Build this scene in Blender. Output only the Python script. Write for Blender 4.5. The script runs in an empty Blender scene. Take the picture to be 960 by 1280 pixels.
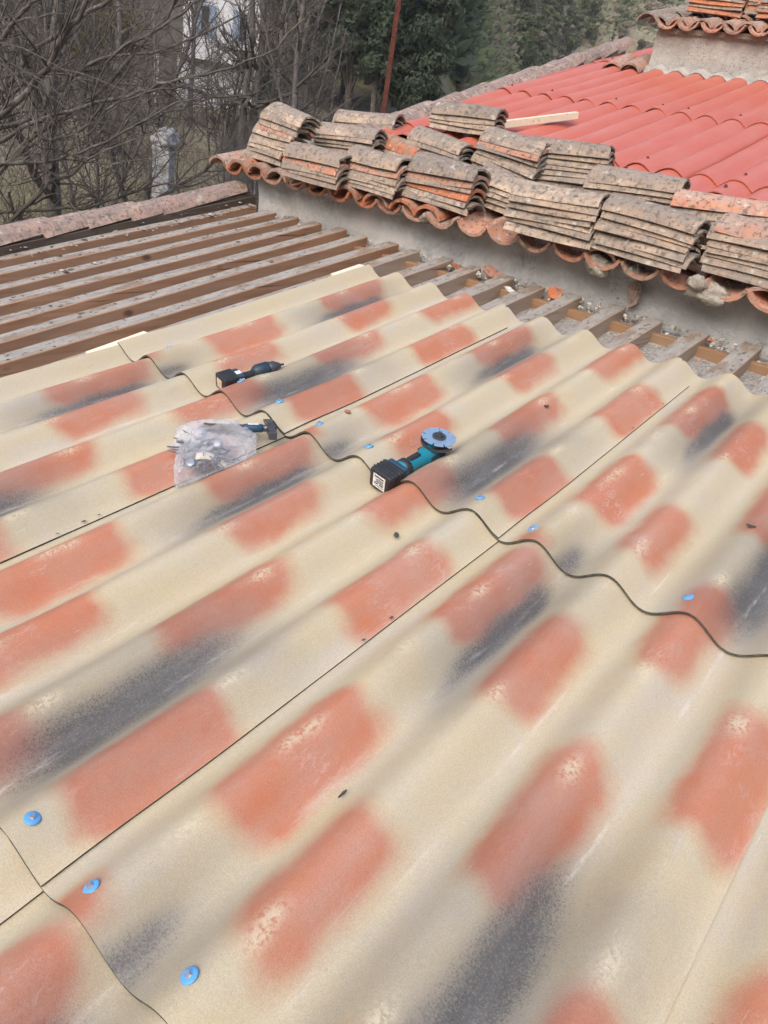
import bpy, bmesh, math, random
from mathutils import Vector, Matrix, noise
from math import sin, cos, pi, radians, atan2, sqrt, exp

random.seed(7)
C = bpy.context.scene.collection
SC = bpy.context.scene

# ------------------------------------------------------------------ camera, light, exposure
cam_d = bpy.data.cameras.new('camera')
cam = bpy.data.objects.new('camera', cam_d); C.objects.link(cam)
CAM_R = ((0.767107,-0.393974,0.506292),(0.622551,0.266679,-0.735739),(0.154845,0.879583,0.449840))
CAM_C = (0.83151,-1.81795,1.02569)
M3 = Matrix(CAM_R)
cam.matrix_world = Matrix.Translation(CAM_C) @ M3.to_4x4()
cam_d.sensor_fit = 'HORIZONTAL'; cam_d.sensor_width = 36.0; cam_d.lens = 36.0
cam_d.clip_start = 0.05; cam_d.clip_end = 3000
SC.camera = cam
SC.view_settings.view_transform = 'Standard'; SC.view_settings.look = 'None'
SC.view_settings.exposure = 1.06; SC.view_settings.gamma = 1.0
SUN_EL, SUN_AZ = radians(42), radians(278)        # azimuth from +X, counter-clockwise
w = bpy.data.worlds.new('World'); SC.world = w; w.use_nodes = True
nt = w.node_tree; bgn = nt.nodes['Background']; sky = nt.nodes.new('ShaderNodeTexSky')
sky.sky_type = 'NISHITA'; sky.sun_disc = False; sky.sun_elevation = SUN_EL; sky.sun_rotation = pi/2 - SUN_AZ
sky.air_density = 1.0; sky.dust_density = 4.0; sky.ozone_density = 1.0
nt.links.new(sky.outputs[0], bgn.inputs[0]); bgn.inputs[1].default_value = 0.15
sun_d = bpy.data.lights.new('sun', 'SUN'); sun = bpy.data.objects.new('sun', sun_d); C.objects.link(sun)
sun_d.energy = 1.0; sun_d.angle = radians(60); sun_d.color = (1.0, 0.95, 0.87)
sv = Vector((cos(SUN_EL)*cos(SUN_AZ), cos(SUN_EL)*sin(SUN_AZ), sin(SUN_EL)))
sun.rotation_euler = sv.to_track_quat('Z', 'Y').to_euler(); sun.location = (0, 0, 30)

# ------------------------------------------------------------------ helpers
def link(o): C.objects.link(o); return o
def obj(name, me, mat=None, parent=None, loc=None, rot=None):
    o = bpy.data.objects.new(name, me); link(o)
    if mat is not None and me is not None and len(me.materials) == 0:
        for m in (mat if isinstance(mat, (list, tuple)) else [mat]): me.materials.append(m)
    if parent: o.parent = parent
    if loc is not None: o.location = loc
    if rot is not None: o.rotation_euler = rot
    return o
def tag(o, label=None, cat=None, group=None, kind=None):
    if label: o['label'] = label
    if cat: o['category'] = cat
    if group: o['group'] = group
    if kind: o['kind'] = kind
    return o
def empty(name, loc=(0,0,0), rot=(0,0,0)):
    o = bpy.data.objects.new(name, None); o.empty_display_size = .1; o.location = loc; o.rotation_euler = rot
    return link(o)
def copy_tree(src, loc, rot=None, scale=None):
    r = src.copy(); link(r); r.location = loc
    if rot is not None: r.rotation_euler = rot
    if scale is not None: r.scale = scale
    for ch in list(src.children):
        c = ch.copy(); link(c); c.parent = r
        for g in list(ch.children):
            d = g.copy(); link(d); d.parent = c
    return r
class MB:
    def __init__(s): s.v=[]; s.f=[]; s.m=[]; s.cur=0
    def add(s, vs, fs):
        b=len(s.v); s.v += [tuple(x) for x in vs]
        for f in fs: s.f.append(tuple(b+i for i in f)); s.m.append(s.cur)
    def box(s, x0,x1,y0,y1,z0,z1, M=None):
        vs=[Vector((x,y,z)) for z in (z0,z1) for y in (y0,y1) for x in (x0,x1)]
        if M is not None: vs=[M@v for v in vs]
        s.add(vs,[(0,2,3,1),(4,5,7,6),(0,1,5,4),(2,6,7,3),(0,4,6,2),(1,3,7,5)])
    def tube(s, pts, rads, n=6, cap=True):
        pts=[Vector(p) for p in pts]; rings=[]
        ref=None
        for i,p in enumerate(pts):
            t=(pts[min(i+1,len(pts)-1)]-pts[max(i-1,0)])
            if t.length<1e-9: t=Vector((0,0,1))
            t.normalize()
            if ref is None: ref = t.orthogonal().normalized()
            a=(ref-t*ref.dot(t))
            a = a.normalized() if a.length>1e-6 else t.orthogonal().normalized()
            ref=a; b=t.cross(a); r=rads[i] if not isinstance(rads,(int,float)) else rads
            rings.append([p+a*r*cos(2*pi*k/n)+b*r*sin(2*pi*k/n) for k in range(n)])
        base=len(s.v)
        for rg in rings: s.v += [tuple(v) for v in rg]
        for i in range(len(rings)-1):
            for k in range(n):
                k2=(k+1)%n
                s.f.append((base+i*n+k,base+i*n+k2,base+(i+1)*n+k2,base+(i+1)*n+k)); s.m.append(s.cur)
        if cap:
            s.f.append(tuple(base+k for k in reversed(range(n)))); s.m.append(s.cur)
            e=base+(len(rings)-1)*n; s.f.append(tuple(e+k for k in range(n))); s.m.append(s.cur)
    def lathe(s, prof, n=20, M=None):      # prof: (r,z) list about local z
        base=len(s.v)
        for r,z in prof:
            for k in range(n):
                v=Vector((r*cos(2*pi*k/n), r*sin(2*pi*k/n), z)); v = M@v if M is not None else v; s.v.append(tuple(v))
        for i in range(len(prof)-1):
            for k in range(n):
                k2=(k+1)%n
                s.f.append((base+i*n+k,base+i*n+k2,base+(i+1)*n+k2,base+(i+1)*n+k)); s.m.append(s.cur)
        s.f.append(tuple(base+k for k in reversed(range(n)))); s.m.append(s.cur)
        e=base+(len(prof)-1)*n; s.f.append(tuple(e+k for k in range(n))); s.m.append(s.cur)
    def mesh(s, name, smooth=False):
        me=bpy.data.meshes.new(name); me.from_pydata(s.v,[],s.f); me.validate()
        if any(s.m) and len(me.polygons)==len(s.m): me.polygons.foreach_set('material_index', s.m)
        if smooth: me.polygons.foreach_set('use_smooth',[True]*len(me.polygons))
        me.update(); return me
def bevel_mesh(me, w=.003, seg=2, ang=35):
    bm=bmesh.new(); bm.from_mesh(me)
    bmesh.ops.recalc_face_normals(bm, faces=bm.faces)
    es=[e for e in bm.edges if len(e.link_faces)==2 and e.calc_face_angle(0)>radians(ang)]
    if es: bmesh.ops.bevel(bm, geom=es, offset=w, segments=seg, affect='EDGES', profile=.5, clamp_overlap=True)
    bm.to_mesh(me); bm.free(); return me
def fix_normals(me):
    bm=bmesh.new(); bm.from_mesh(me); bmesh.ops.recalc_face_normals(bm, faces=bm.faces); bm.to_mesh(me); bm.free(); return me
def sstep(a,b,x):
    if a==b: return 0. if x<a else 1.
    t=max(0.,min(1.,(x-a)/(b-a))); return t*t*(3-2*t)
def nz(x,y,z=0.): return noise.noise(Vector((x,y,z)))

# ------------------------------------------------------------------ material node helper
class N:
    def __init__(s, name):
        s.mat=bpy.data.materials.new(name); s.mat.use_nodes=True; s.t=s.mat.node_tree
        s.b=s.t.nodes['Principled BSDF']; s.b.inputs['Roughness'].default_value=.8
        s.b.inputs['Specular IOR Level'].default_value=.3
    def n(s,typ,**kw):
        nd=s.t.nodes.new(typ)
        for k,v in kw.items(): setattr(nd,k,v)
        return nd
    def l(s,a,b): s.t.links.new(a,b)
    def put(s,sock,v):
        if hasattr(v,'is_output') or isinstance(v,bpy.types.NodeSocket): s.l(v,sock)
        else:
            if isinstance(v,(tuple,list)) and len(v)==3 and sock.type=='RGBA': v=(*v,1)
            sock.default_value=v
    def co(s,kind='Object'): return s.n('ShaderNodeTexCoord').outputs[kind]
    def rnd(s): return s.n('ShaderNodeObjectInfo').outputs['Random']
    def mapping(s,vec,scale=(1,1,1),loc=None):
        m=s.n('ShaderNodeMapping'); s.l(vec,m.inputs[0]); m.inputs['Scale'].default_value=scale
        if loc is not None: s.put(m.inputs['Location'],loc)
        return m.outputs[0]
    def objvec(s):     # object coords shifted by object random so that copies differ
        a=s.n('ShaderNodeVectorMath',operation='ADD'); s.l(s.co(),a.inputs[0])
        m=s.n('ShaderNodeMath',operation='MULTIPLY'); s.l(s.rnd(),m.inputs[0]); m.inputs[1].default_value=37.
        s.l(m.outputs[0],a.inputs[1]); return a.outputs[0]
    def noise(s,vec,scale,detail=4,rough=.55,dist=0.):
        t=s.n('ShaderNodeTexNoise'); s.l(vec,t.inputs['Vector']); t.inputs['Scale'].default_value=scale
        t.inputs['Detail'].default_value=detail; t.inputs['Roughness'].default_value=rough; t.inputs['Distortion'].default_value=dist
        return t.outputs['Fac']
    def vor(s,vec,scale,out='Distance',feature='F1'):
        t=s.n('ShaderNodeTexVoronoi'); t.feature=feature; s.l(vec,t.inputs['Vector']); t.inputs['Scale'].default_value=scale
        return t.outputs[out]
    def ramp(s,fac,stops,interp='LINEAR'):
        r=s.n('ShaderNodeValToRGB'); r.color_ramp.interpolation=interp; e=r.color_ramp.elements
        while len(e)<len(stops): e.new(.5)
        for i,(p,c) in enumerate(stops):
            e[i].position=p; e[i].color=(c,c,c,1) if isinstance(c,(int,float)) else (*c,1)
        s.put(r.inputs[0],fac); return r.outputs[0]
    def mix(s,fac,a,b,mode='MIX'):
        m=s.n('ShaderNodeMix',data_type='RGBA',blend_type=mode); m.clamp_factor=True
        s.put(m.inputs[0],fac); s.put(m.inputs[6],a); s.put(m.inputs[7],b); return m.outputs[2]
    def math(s,op,a,b=0.,clamp=False):
        m=s.n('ShaderNodeMath',operation=op,use_clamp=clamp); s.put(m.inputs[0],a); s.put(m.inputs[1],b); return m.outputs[0]
    def bump(s,h,strength=.3,dist=.01):
        b=s.n('ShaderNodeBump'); s.l(h,b.inputs['Height']); b.inputs['Strength'].default_value=strength; b.inputs['Distance'].default_value=dist
        s.l(b.outputs[0],s.b.inputs['Normal'])
    def col(s,v): s.put(s.b.inputs['Base Color'],v)
    def rough(s,v): s.put(s.b.inputs['Roughness'],v)

def simple(name,c1,c2,scale=6,rough=.8,metal=0.,bump=.2,bdist=.004,detail=5):
    q=N(name); v=q.objvec(); f=q.noise(v,scale,detail)
    q.col(q.mix(q.ramp(f,[(.35,0.),(.65,1.)]),c1,c2)); q.rough(rough); q.b.inputs['Metallic'].default_value=metal
    if bump: q.bump(q.noise(v,scale*4,4),bump,bdist)
    return q.mat

MAT={}
# painted fibre-cement sheet: the print (orange tiles, sprayed black) is a vertex attribute
def sheet_mat():
    q=N('painted_sheet'); a=q.n('ShaderNodeAttribute',attribute_name='paint'); sep=q.n('ShaderNodeSeparateColor'); q.l(a.outputs['Color'],sep.inputs[0])
    orange,black,scuff=sep.outputs[0],sep.outputs[1],sep.outputs[2]
    v=q.objvec(); lg=q.noise(v,3.5,4); md=q.noise(v,14,5); fine=q.noise(v,260,2,.7); fine2=q.noise(v,120,3,.7)
    cream=q.mix(q.ramp(lg,[(.3,0.),(.7,1.)]),(.455,.388,.258),(.425,.378,.285))
    cream=q.mix(q.ramp(md,[(.45,0.),(.75,.35)]),cream,(.45,.40,.31))
    cream=q.mix(q.ramp(q.noise(q.mapping(v,(7,2.4,7)),1,4,.6),[(.48,0.),(.72,.55)]),cream,(.47,.375,.215))
    cream=q.mix(q.ramp(q.noise(q.mapping(v,(8,2.0,8),(3,1,2)),1,4,.6),[(.52,0.),(.74,.5)]),cream,(.41,.375,.365))
    # orange soft patch with ochre halo, edge broken by noise
    om=q.math('ADD',orange,q.math('MULTIPLY',q.math('SUBTRACT',md,.5),.5)); om=q.math('ADD',om,q.math('MULTIPLY',q.math('SUBTRACT',fine,.5),.22),True)
    om=q.math('MULTIPLY',om,q.ramp(orange,[(.02,0.),(.2,1.)]))
    hue=q.mix(q.ramp(q.noise(v,9,5),[(.3,0.),(.7,1.)]),(.415,.135,.066),(.40,.18,.118))
    body=q.mix(q.ramp(om,[(.04,0.),(.75,.95)]),cream,q.mix(q.ramp(om,[(.15,0.),(.6,1.)]),(.43,.27,.15),hue))
    # bloom: whitish veining on some orange patches
    vein=q.noise(q.mapping(v,(70,28,70)),1,5,.65,1.2)
    bl=q.math('MULTIPLY',q.ramp(vein,[(.50,0.),(.62,1.)]),q.ramp(q.noise(v,6,2),[(.52,0.),(.66,.38)])); bl=q.math('MULTIPLY',bl,q.ramp(om,[(.4,0.),(.7,1.)]))
    body=q.mix(bl,body,(.52,.36,.33))
    # sprayed black
    sp=q.math('ADD',q.math('MULTIPLY',fine,.75),q.math('MULTIPLY',fine2,.35)); th=q.math('SUBTRACT',q.math('ADD',sp,q.math('MULTIPLY',black,.62)),.95)
    spk=q.math('MULTIPLY',th,4.5,True); spk=q.math('MULTIPLY',spk,q.ramp(black,[(.0,0.),(.12,.55),(.5,1.)]))
    body=q.mix(q.ramp(black,[(.03,0.),(.9,.76)]),body,(.066,.068,.077))
    body=q.mix(q.math('MULTIPLY',spk,.7),body,(.04,.043,.053))
    # rubbed pale chips on the crests
    sc=q.math('MULTIPLY',scuff,q.ramp(q.noise(v,95,4,.7),[(.42,0.),(.52,1.)]))
    body=q.mix(q.math('MULTIPLY',sc,.85),body,(.52,.45,.32))
    # long thin scratches along the slope
    st=q.noise(q.mapping(v,(60,1.6,60)),1,3,.6); body=q.mix(q.ramp(st,[(.71,0.),(.76,.2)]),body,(.56,.53,.50))
    st2=q.noise(q.mapping(v,(150,9,150)),1,2,.6); body=q.mix(q.ramp(st2,[(.75,0.),(.79,.4)]),body,(.60,.57,.53))
    gr=q.math('MULTIPLY',a.outputs['Alpha'],q.ramp(q.noise(q.mapping(v,(30,5,30)),1,4,.7),[(.52,0.),(.64,.4)])); body=q.mix(gr,body,(.60,.57,.54))
    vd=q.noise(q.mapping(v,(9,2.2,9)),1,5,.65); body=q.mix(q.ramp(vd,[(.45,0.),(.75,.22)]),body,(.38,.365,.35))
    grain=q.noise(v,330,3,.85); body=q.mix(.8,body,q.mix(q.ramp(grain,[(.3,0.),(.7,1.)]),(.39,.39,.39),(.60,.60,.60)),'OVERLAY')
    dirt=q.noise(q.mapping(v,(18,5,18)),1,5,.7); body=q.mix(q.ramp(dirt,[(.58,0.),(.8,.28)]),body,(.26,.235,.20))
    dots=q.vor(v,42); body=q.mix(q.math('MULTIPLY',q.ramp(dots,[(.035,1.),(.06,0.)]),q.ramp(q.noise(v,5,2),[(.55,0.),(.62,.7)])),body,(.12,.10,.09))
    q.col(body)
    q.rough(q.ramp(lg,[(.3,.50),(.7,.62)])); q.b.inputs['Specular IOR Level'].default_value=.42
    weave=q.math('ADD',q.math('MULTIPLY',q.noise(v,520,1),.5),q.math('MULTIPLY',q.noise(v,60,4),.8))
    q.bump(weave,.35,.003)
    return q.mat
MAT['sheet']=sheet_mat()
MAT['sheet_edge']=simple('fibre_cement_edge',(.055,.054,.046),(.10,.097,.083),60,.9)
# clay tiles
def tile_mat(name, lo, hi, grey, amount, edge=(.40,.30,.21)):
    q=N(name); v=q.objvec(); r=q.rnd()
    base=q.mix(r,lo,hi); base=q.mix(q.ramp(q.noise(v,7,5),[(.3,0.),(.7,.55)]),base,edge)
    sepx=q.n('ShaderNodeSeparateXYZ'); q.l(q.co(),sepx.inputs[0])
    # weathered crust on the crown of the arc
    crown=q.ramp(sepx.outputs[2],[(.012,0.),(.05,1.)])
    w=q.math('ADD',q.noise(v,9,6,.65),q.math('MULTIPLY',q.math('SUBTRACT',q.noise(q.mapping(v,(4,60,60)),1,4),.5),.5))
    w=q.math('ADD',w,q.math('MULTIPLY',crown,.16))
    base=q.mix(q.ramp(w,[(.52-amount*.2,0.),(.72-amount*.12,.9)]),base,grey)
    base=q.mix(q.math('MULTIPLY',q.ramp(q.math('FRACT',q.math('MULTIPLY',r,7.31)),[(.3,0.),(1.,1.)]),.55),base,q.mix(.6,base,(.13,.115,.105)))
    # lichen blotches and black specks
    li=q.noise(v,38,5,.7); base=q.mix(q.ramp(li,[(.52,0.),(.62,.8)]),base,(.085,.078,.07))
    wl=q.noise(v,22,4,.6); base=q.mix(q.ramp(wl,[(.60,0.),(.68,.6)]),base,(.50,.47,.42))
    # vertical drip streaks across the side
    dr=q.noise(q.mapping(v,(70,6,6)),1,3,.6); base=q.mix(q.ramp(dr,[(.57,0.),(.72,.6)]),base,(.13,.105,.085))
    q.col(base); q.rough(.9); q.bump(q.math('ADD',q.noise(v,60,5,.7),q.math('MULTIPLY',q.noise(v,14,3),1.2)),.5,.006)
    return q.mat
MAT['old_tile']=tile_mat('weathered_clay',(.31,.205,.15),(.53,.41,.315),(.24,.205,.178),.8,(.49,.38,.27))
MAT['new_tile']=tile_mat('orange_clay',(.52,.15,.06),(.50,.19,.09),(.34,.22,.16),.15,(.46,.17,.09))
MAT['pink_tile']=tile_mat('pink_clay',(.47,.185,.115),(.46,.26,.185),(.40,.29,.24),.4,(.50,.25,.165))
MAT['verge_tile']=tile_mat('verge_clay',(.37,.20,.15),(.58,.46,.37),(.26,.20,.18),.55,(.50,.36,.29))
def plaster(name,c1,c2,c3,sc=1.):
    q=N(name); v=q.co(); a=q.noise(v,3.2*sc,6,.65,.8); b=q.noise(v,17*sc,6,.7)
    base=q.mix(q.ramp(a,[(.38,0.),(.62,1.)]),c1,c2); base=q.mix(q.ramp(b,[(.50,0.),(.68,.7)]),base,c3)
    dk=q.noise(v,6.5*sc,6,.7,.5); base=q.mix(q.ramp(dk,[(.55,0.),(.72,.55)]),base,tuple(x*.55 for x in c1)); base=q.mix(q.ramp(q.noise(v,1.7*sc,3),[(.55,0.),(.75,.35)]),base,(c1[0]*.95,c1[1]*.8,c1[2]*.66))
    sp=q.noise(v,75*sc,3,.6); base=q.mix(q.math('MULTIPLY',q.ramp(sp,[(.58,0.),(.64,.75)]),q.ramp(q.noise(v,2.3*sc,2),[(.52,0.),(.62,1.)])),base,(.10,.095,.085))
    q.col(base); q.rough(.95); q.bump(q.math('ADD',q.noise(v,26,6,.7),q.noise(v,6,3)),.7,.025); return q.mat
MAT['grey_plaster']=plaster('grey_render',(.42,.425,.43),(.53,.53,.53),(.61,.605,.595))
MAT['pale_plaster']=plaster('pale_render',(.35,.335,.315),(.43,.412,.39),(.29,.275,.258))
MAT['mortar']=simple('mortar',(.36,.33,.28),(.24,.22,.185),14,.95,0,.8,.02)
MAT['white_mortar']=simple('white_mortar',(.62,.60,.56),(.45,.43,.40),14,.95,0,.8,.02)
MAT['pale_mortar']=simple('pale_mortar',(.32,.295,.27),(.43,.41,.38),14,.95,0,.8,.02)
def wood(name,c1,c2,c3,knots=True,axis=1):
    q=N(name); v=q.objvec(); s=[30,30,30]; s[axis]=1.6
    g=q.noise(q.mapping(v,tuple(s)),1,5,.6,.6); base=q.mix(q.ramp(g,[(.32,0.),(.68,1.)]),c1,c2)
    base=q.mix(q.math('MULTIPLY',q.rnd(),.5),base,c3)
    base=q.mix(q.ramp(q.noise(v,5,4),[(.45,0.),(.75,.5)]),base,c3)
    if knots:
        s2=[9,9,9]; s2[axis]=5.; k=q.vor(q.mapping(v,tuple(s2)),.55); base=q.mix(q.ramp(k,[(.05,.7),(.11,0.)]),base,(.06,.03,.02))
    s3=[60,60,60]; s3[axis]=1.; cr=q.noise(q.mapping(v,tuple(s3)),1,2); base=q.mix(q.ramp(cr,[(.66,0.),(.72,.7)]),base,(.035,.022,.016))
    q.col(base); q.rough(.85); q.bump(g,.4,.004); return q.mat
MAT['rafter_side']=wood('brown_rafter_wood',(.30,.15,.082),(.44,.25,.15),(.35,.235,.16))
MAT['purlin']=wood('orange_brown_wood',(.20,.105,.05),(.28,.155,.08),(.25,.17,.11),axis=0)
MAT['dark_wood']=wood('dark_old_wood',(.06,.042,.032),(.12,.085,.062),(.09,.075,.062))
MAT['white_wood']=wood('pale_fresh_wood',(.62,.54,.40),(.70,.63,.50),(.66,.60,.48),knots=False)
def rafter_top():
    q=N('mortar_stained_wood_top'); v=q.objvec(); g=q.noise(q.mapping(v,(40,2,40)),1,5,.6)
    base=q.mix(q.ramp(g,[(.35,0.),(.65,1.)]),(.235,.215,.195),(.34,.32,.295))
    c=q.noise(q.mapping(v,(16,9,16)),1,6,.7); base=q.mix(q.ramp(c,[(.48,0.),(.58,.8)]),base,(.30,.288,.268))
    base=q.mix(q.ramp(q.noise(q.mapping(v,(11,3.5,11)),1,5,.7),[(.50,0.),(.62,.75)]),base,(.20,.135,.09))
    d=q.noise(q.mapping(v,(34,22,34)),1,5,.7); base=q.mix(q.ramp(d,[(.57,0.),(.64,.85)]),base,(.075,.062,.052))
    q.col(base); q.rough(.95); q.bump(q.math('ADD',q.noise(v,70,5,.7),c),.6,.006); return q.mat
MAT['rafter_top']=rafter_top()
def gravel():
    q=N('gravel_bed'); v=q.co(); k=q.vor(v,75,'Color'); bw=q.n('ShaderNodeRGBToBW'); q.l(k,bw.inputs[0])
    base=q.mix(bw.outputs[0],(.14,.135,.13),(.40,.39,.375)); base=q.mix(q.ramp(q.noise(v,6,4),[(.4,0.),(.65,.7)]),base,(.27,.25,.225))
    q.col(base); q.rough(.95); q.bump(q.vor(v,75),.8,.012); return q.mat
MAT['gravel']=gravel()
def red_sheet():
    q=N('red_painted_sheet'); v=q.objvec(); a=q.noise(v,2.5,4)
    base=q.mix(q.ramp(a,[(.3,0.),(.7,1.)]),(.45,.108,.068),(.465,.14,.098)); base=q.mix(q.ramp(q.noise(q.mapping(v,(20,2,20)),1,5),[(.5,0.),(.75,.3)]),base,(.47,.22,.18))
    base=q.mix(q.ramp(q.noise(v,24,5,.7),[(.6,0.),(.75,.35)]),base,(.24,.055,.04))
    sx=q.n('ShaderNodeSeparateXYZ'); q.l(q.co(),sx.inputs[0])
    q.col(base); q.rough(.42); q.b.inputs['Specular IOR Level'].default_value=.5; q.bump(q.noise(v,90,4),.1,.003); return q.mat
MAT['red_sheet']=red_sheet()
def flat(name,c,rough=.5,metal=0.,spec=.4):
    q=N(name); q.col(c); q.rough(rough); q.b.inputs['Metallic'].default_value=metal; q.b.inputs['Specular IOR Level'].default_value=spec
    v=q.co(); q.col(q.mix(q.ramp(q.noise(v,40,4),[(.4,0.),(.8,.35)]),c,tuple(min(1,x*.6+.05) for x in c))); return q.mat
MAT['dull_zinc']=flat('dull_zinc',(.26,.28,.31),.4,.7)
MAT['blue_washer']=flat('blue_washer',(.09,.31,.62),.4,0,.5)
MAT['zinc']=flat('zinc_steel',(.55,.57,.60),.35,.9)
MAT['black_plastic']=flat('black_plastic',(.016,.017,.02),.45)
MAT['navy_plastic']=flat('navy_plastic',(.012,.05,.10),.45)
MAT['teal_plastic']=flat('teal_plastic',(.004,.17,.25),.4)
MAT['dark_steel']=flat('dark_steel',(.10,.105,.12),.4,.7)
MAT['blade']=flat('pale_blue_steel',(.34,.48,.64),.35,.6)
MAT['label']=simple('printed_label',(.75,.75,.75),(.45,.45,.46),160,.5,0,0)
MAT['tan_label']=simple('worn_tan_label',(.62,.48,.40),(.40,.27,.20),90,.5,0,0)
MAT['rust']=simple('rusty_steel',(.075,.022,.015),(.125,.042,.028),30,.85,.2,.5)
MAT['dark_metal']=flat('dark_debris',(.06,.06,.055),.8)
def bark(name,c1,c2,c3):
    q=N(name); v=q.co(); g=q.noise(q.mapping(v,(30,30,9)),1,5,.65)
    b=q.mix(q.ramp(g,[(.35,0.),(.65,1.)]),c1,c2); b=q.mix(q.ramp(q.noise(v,9,4),[(.55,0.),(.68,.75)]),b,c3); q.col(b); q.rough(.95); q.bump(g,.5,.006); return q.mat
MAT['bark']=bark('lichened_bark',(.065,.055,.047),(.12,.107,.093),(.21,.205,.185))
MAT['twig']=bark('twig_bark',(.06,.052,.047),(.11,.098,.09),(.16,.148,.14))
MAT['far_bark']=bark('grey_bark',(.075,.067,.063),(.125,.114,.108),(.18,.17,.165))
def leaf(name,c1,c2,c3):
    q=N(name); v=q.co(); r=q.rnd()
    b=q.mix(q.ramp(q.noise(v,1.1,4),[(.3,0.),(.7,1.)]),c1,c2); b=q.mix(q.math('MULTIPLY',r,.6),b,c3); b=q.mix(q.ramp(q.noise(v,9,2),[(.4,0.),(.75,.5)]),b,c2)
    q.col(b); q.rough(.75)
    tl=q.n('ShaderNodeBsdfTranslucent'); q.l(b,tl.inputs[0]); m=q.n('ShaderNodeMixShader'); m.inputs[0].default_value=.4; q.l(q.b.outputs[0],m.inputs[1]); q.l(tl.outputs[0],m.inputs[2]); q.l(m.outputs[0],q.t.nodes['Material Output'].inputs[0])
    return q.mat
MAT['pine_leaf']=leaf('dark_evergreen_leaf',(.05,.075,.05),(.085,.115,.065),(.07,.09,.065))
MAT['far_leaf']=leaf('sunlit_green_leaf',(.135,.185,.09),(.175,.21,.115),(.21,.21,.125))  # greens set paler than the foliage, painting the far slope's sunlight into the colour
MAT['dry_leaf']=leaf('dry_brush_leaf',(.24,.205,.15),(.32,.275,.21),(.30,.25,.21))
MAT['olive_leaf']=leaf('yellow_olive_leaf',(.10,.10,.02),(.15,.14,.03),(.12,.11,.03))
def ground_mat():
    q=N('ground_soil'); v=q.co(); a=q.noise(v,.35,5); b=q.noise(v,2.2,6,.7); c=q.noise(v,.09,3)
    g=q.mix(q.ramp(b,[(.35,0.),(.65,1.)]),(.13,.125,.065),(.24,.22,.125)); s=q.mix(q.ramp(b,[(.3,0.),(.7,1.)]),(.15,.13,.10),(.30,.27,.22))
    m=q.mix(q.ramp(a,[(.42,0.),(.58,1.)]),g,s); m=q.mix(q.ramp(c,[(.45,0.),(.6,.6)]),m,(.15,.13,.085))
    q.col(m); q.rough(1.); q.bump(b,.8,.2); return q.mat
MAT['ground']=ground_mat()

# ------------------------------------------------------------------ ground
def terrain(x,y):
    D=sqrt(x*x+y*y); az=math.degrees(atan2(y,x))
    if az<-90: az+=360
    pts=[(0,-2.6),(7,-2.5),(10,-1.6),(14,-.65),(20,-.6),(25,-.3),(32,1.),(40,4.),(60,13.),(100,33.),(200,85.),(400,150.),(900,200.)]
    far=[(0,-2.6),(7,-2.6),(12,-3.2),(30,-7.),(60,-9.),(85,-5.),(100,2.),(130,17.),(180,46.),(300,110.),(400,150.),(900,200.)]
    def ev(t):
        for (a,p),(b,q) in zip(t,t[1:]):
            if D<=b: return p+(q-p)*(D-a)/(b-a)
        return t[-1][1]
    k=sstep(117.5,127.5,az) if az<230 else 1-sstep(250,262,az)
    h=ev(far)*(1-k)+ev(pts)*k
    amp=min(1.,max(0.,(D-9)/30))
    return h+amp*(nz(x*.05,y*.05)*2.2+nz(x*.2,y*.2,3)*.5)
def build_ground():
    mb=MB(); rs=[0,3,5,7,8.5,10,12,14,16,18,20,23,26,29,32,36,40,45,50,56,62,70,78,86,94,102,112,122,134,148,165,185,210,240,270,300]; n=240
    for r in rs:
        for k in range(n):
            a=2*pi*k/n; x,y=r*cos(a),r*sin(a); mb.v.append((x,y,terrain(x,y)))
    for i in range(len(rs)-1):
        for k in range(n):
            k2=(k+1)%n; mb.f.append((i*n+k,(i+1)*n+k,(i+1)*n+k2,i*n+k2)); mb.m.append(0)
    tag(obj('ground',mb.mesh('ground',True),MAT['ground']),kind='structure')
build_ground()

# ------------------------------------------------------------------ lower building (annex) with bare rafters
SU, SL = radians(10.07), radians(8.0)       # slope of the upper and lower course
TU, TL = math.tan(SU), math.tan(SL)
def roofz(y): return y*TU                   # trough plane of the upper course, also carries the rafters
annex=tag(empty('annex_building',(-1.5,0,-2.6)),'low stone annex with bare brown rafters left of the new sheets','building')
def A(name,me,mat,**k): return obj(name,me,mat,annex,loc=k.get('loc',(1.5,0,2.6)),rot=k.get('rot'))
mb=MB()
mb.box(-3.62,-3.36,-4.2,2.18,-2.9,-.16)
mb.box(-3.36,2.5,-4.2,-4.0,-2.9,-.75); mb.box(2.3,2.5,-4.0,2.18,-2.9,-.4)
vv=list(mb.v)
mb.v=[(x,y,(z if z<-2 else (roofz(y)-.145 if x<-3 else roofz(y)-.2))) for x,y,z in vv]
A('stone_wall',mb.mesh('stone_wall'),MAT['grey_plaster'])
# bed of mortar and gravel between the rafters (sloping slab)
mb=MB(); nx,ny=40,60
for j in range(ny+1):
    for i in range(nx+1):
        x=-3.4+5.8*i/nx; y=-3.95+6.12*j/ny; mb.v.append((x,y,roofz(y)-.105+.014*nz(x*6,y*6)+.02*sstep(1.55,2.1,y)))
for j in range(ny):
    for i in range(nx):
        a=j*(nx+1)+i; mb.f.append((a,a+1,a+nx+2,a+nx+1)); mb.m.append(0)
b=len(mb.v); mb.box(-3.4,2.4,-3.95,2.17,-.2,-.15)
for i in range(b,len(mb.v)):
    x,y,z=mb.v[i]; mb.v[i]=(x,y,roofz(y)+z)
A('mortar_bed',mb.mesh('mortar_bed',True),MAT['gravel'])
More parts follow.
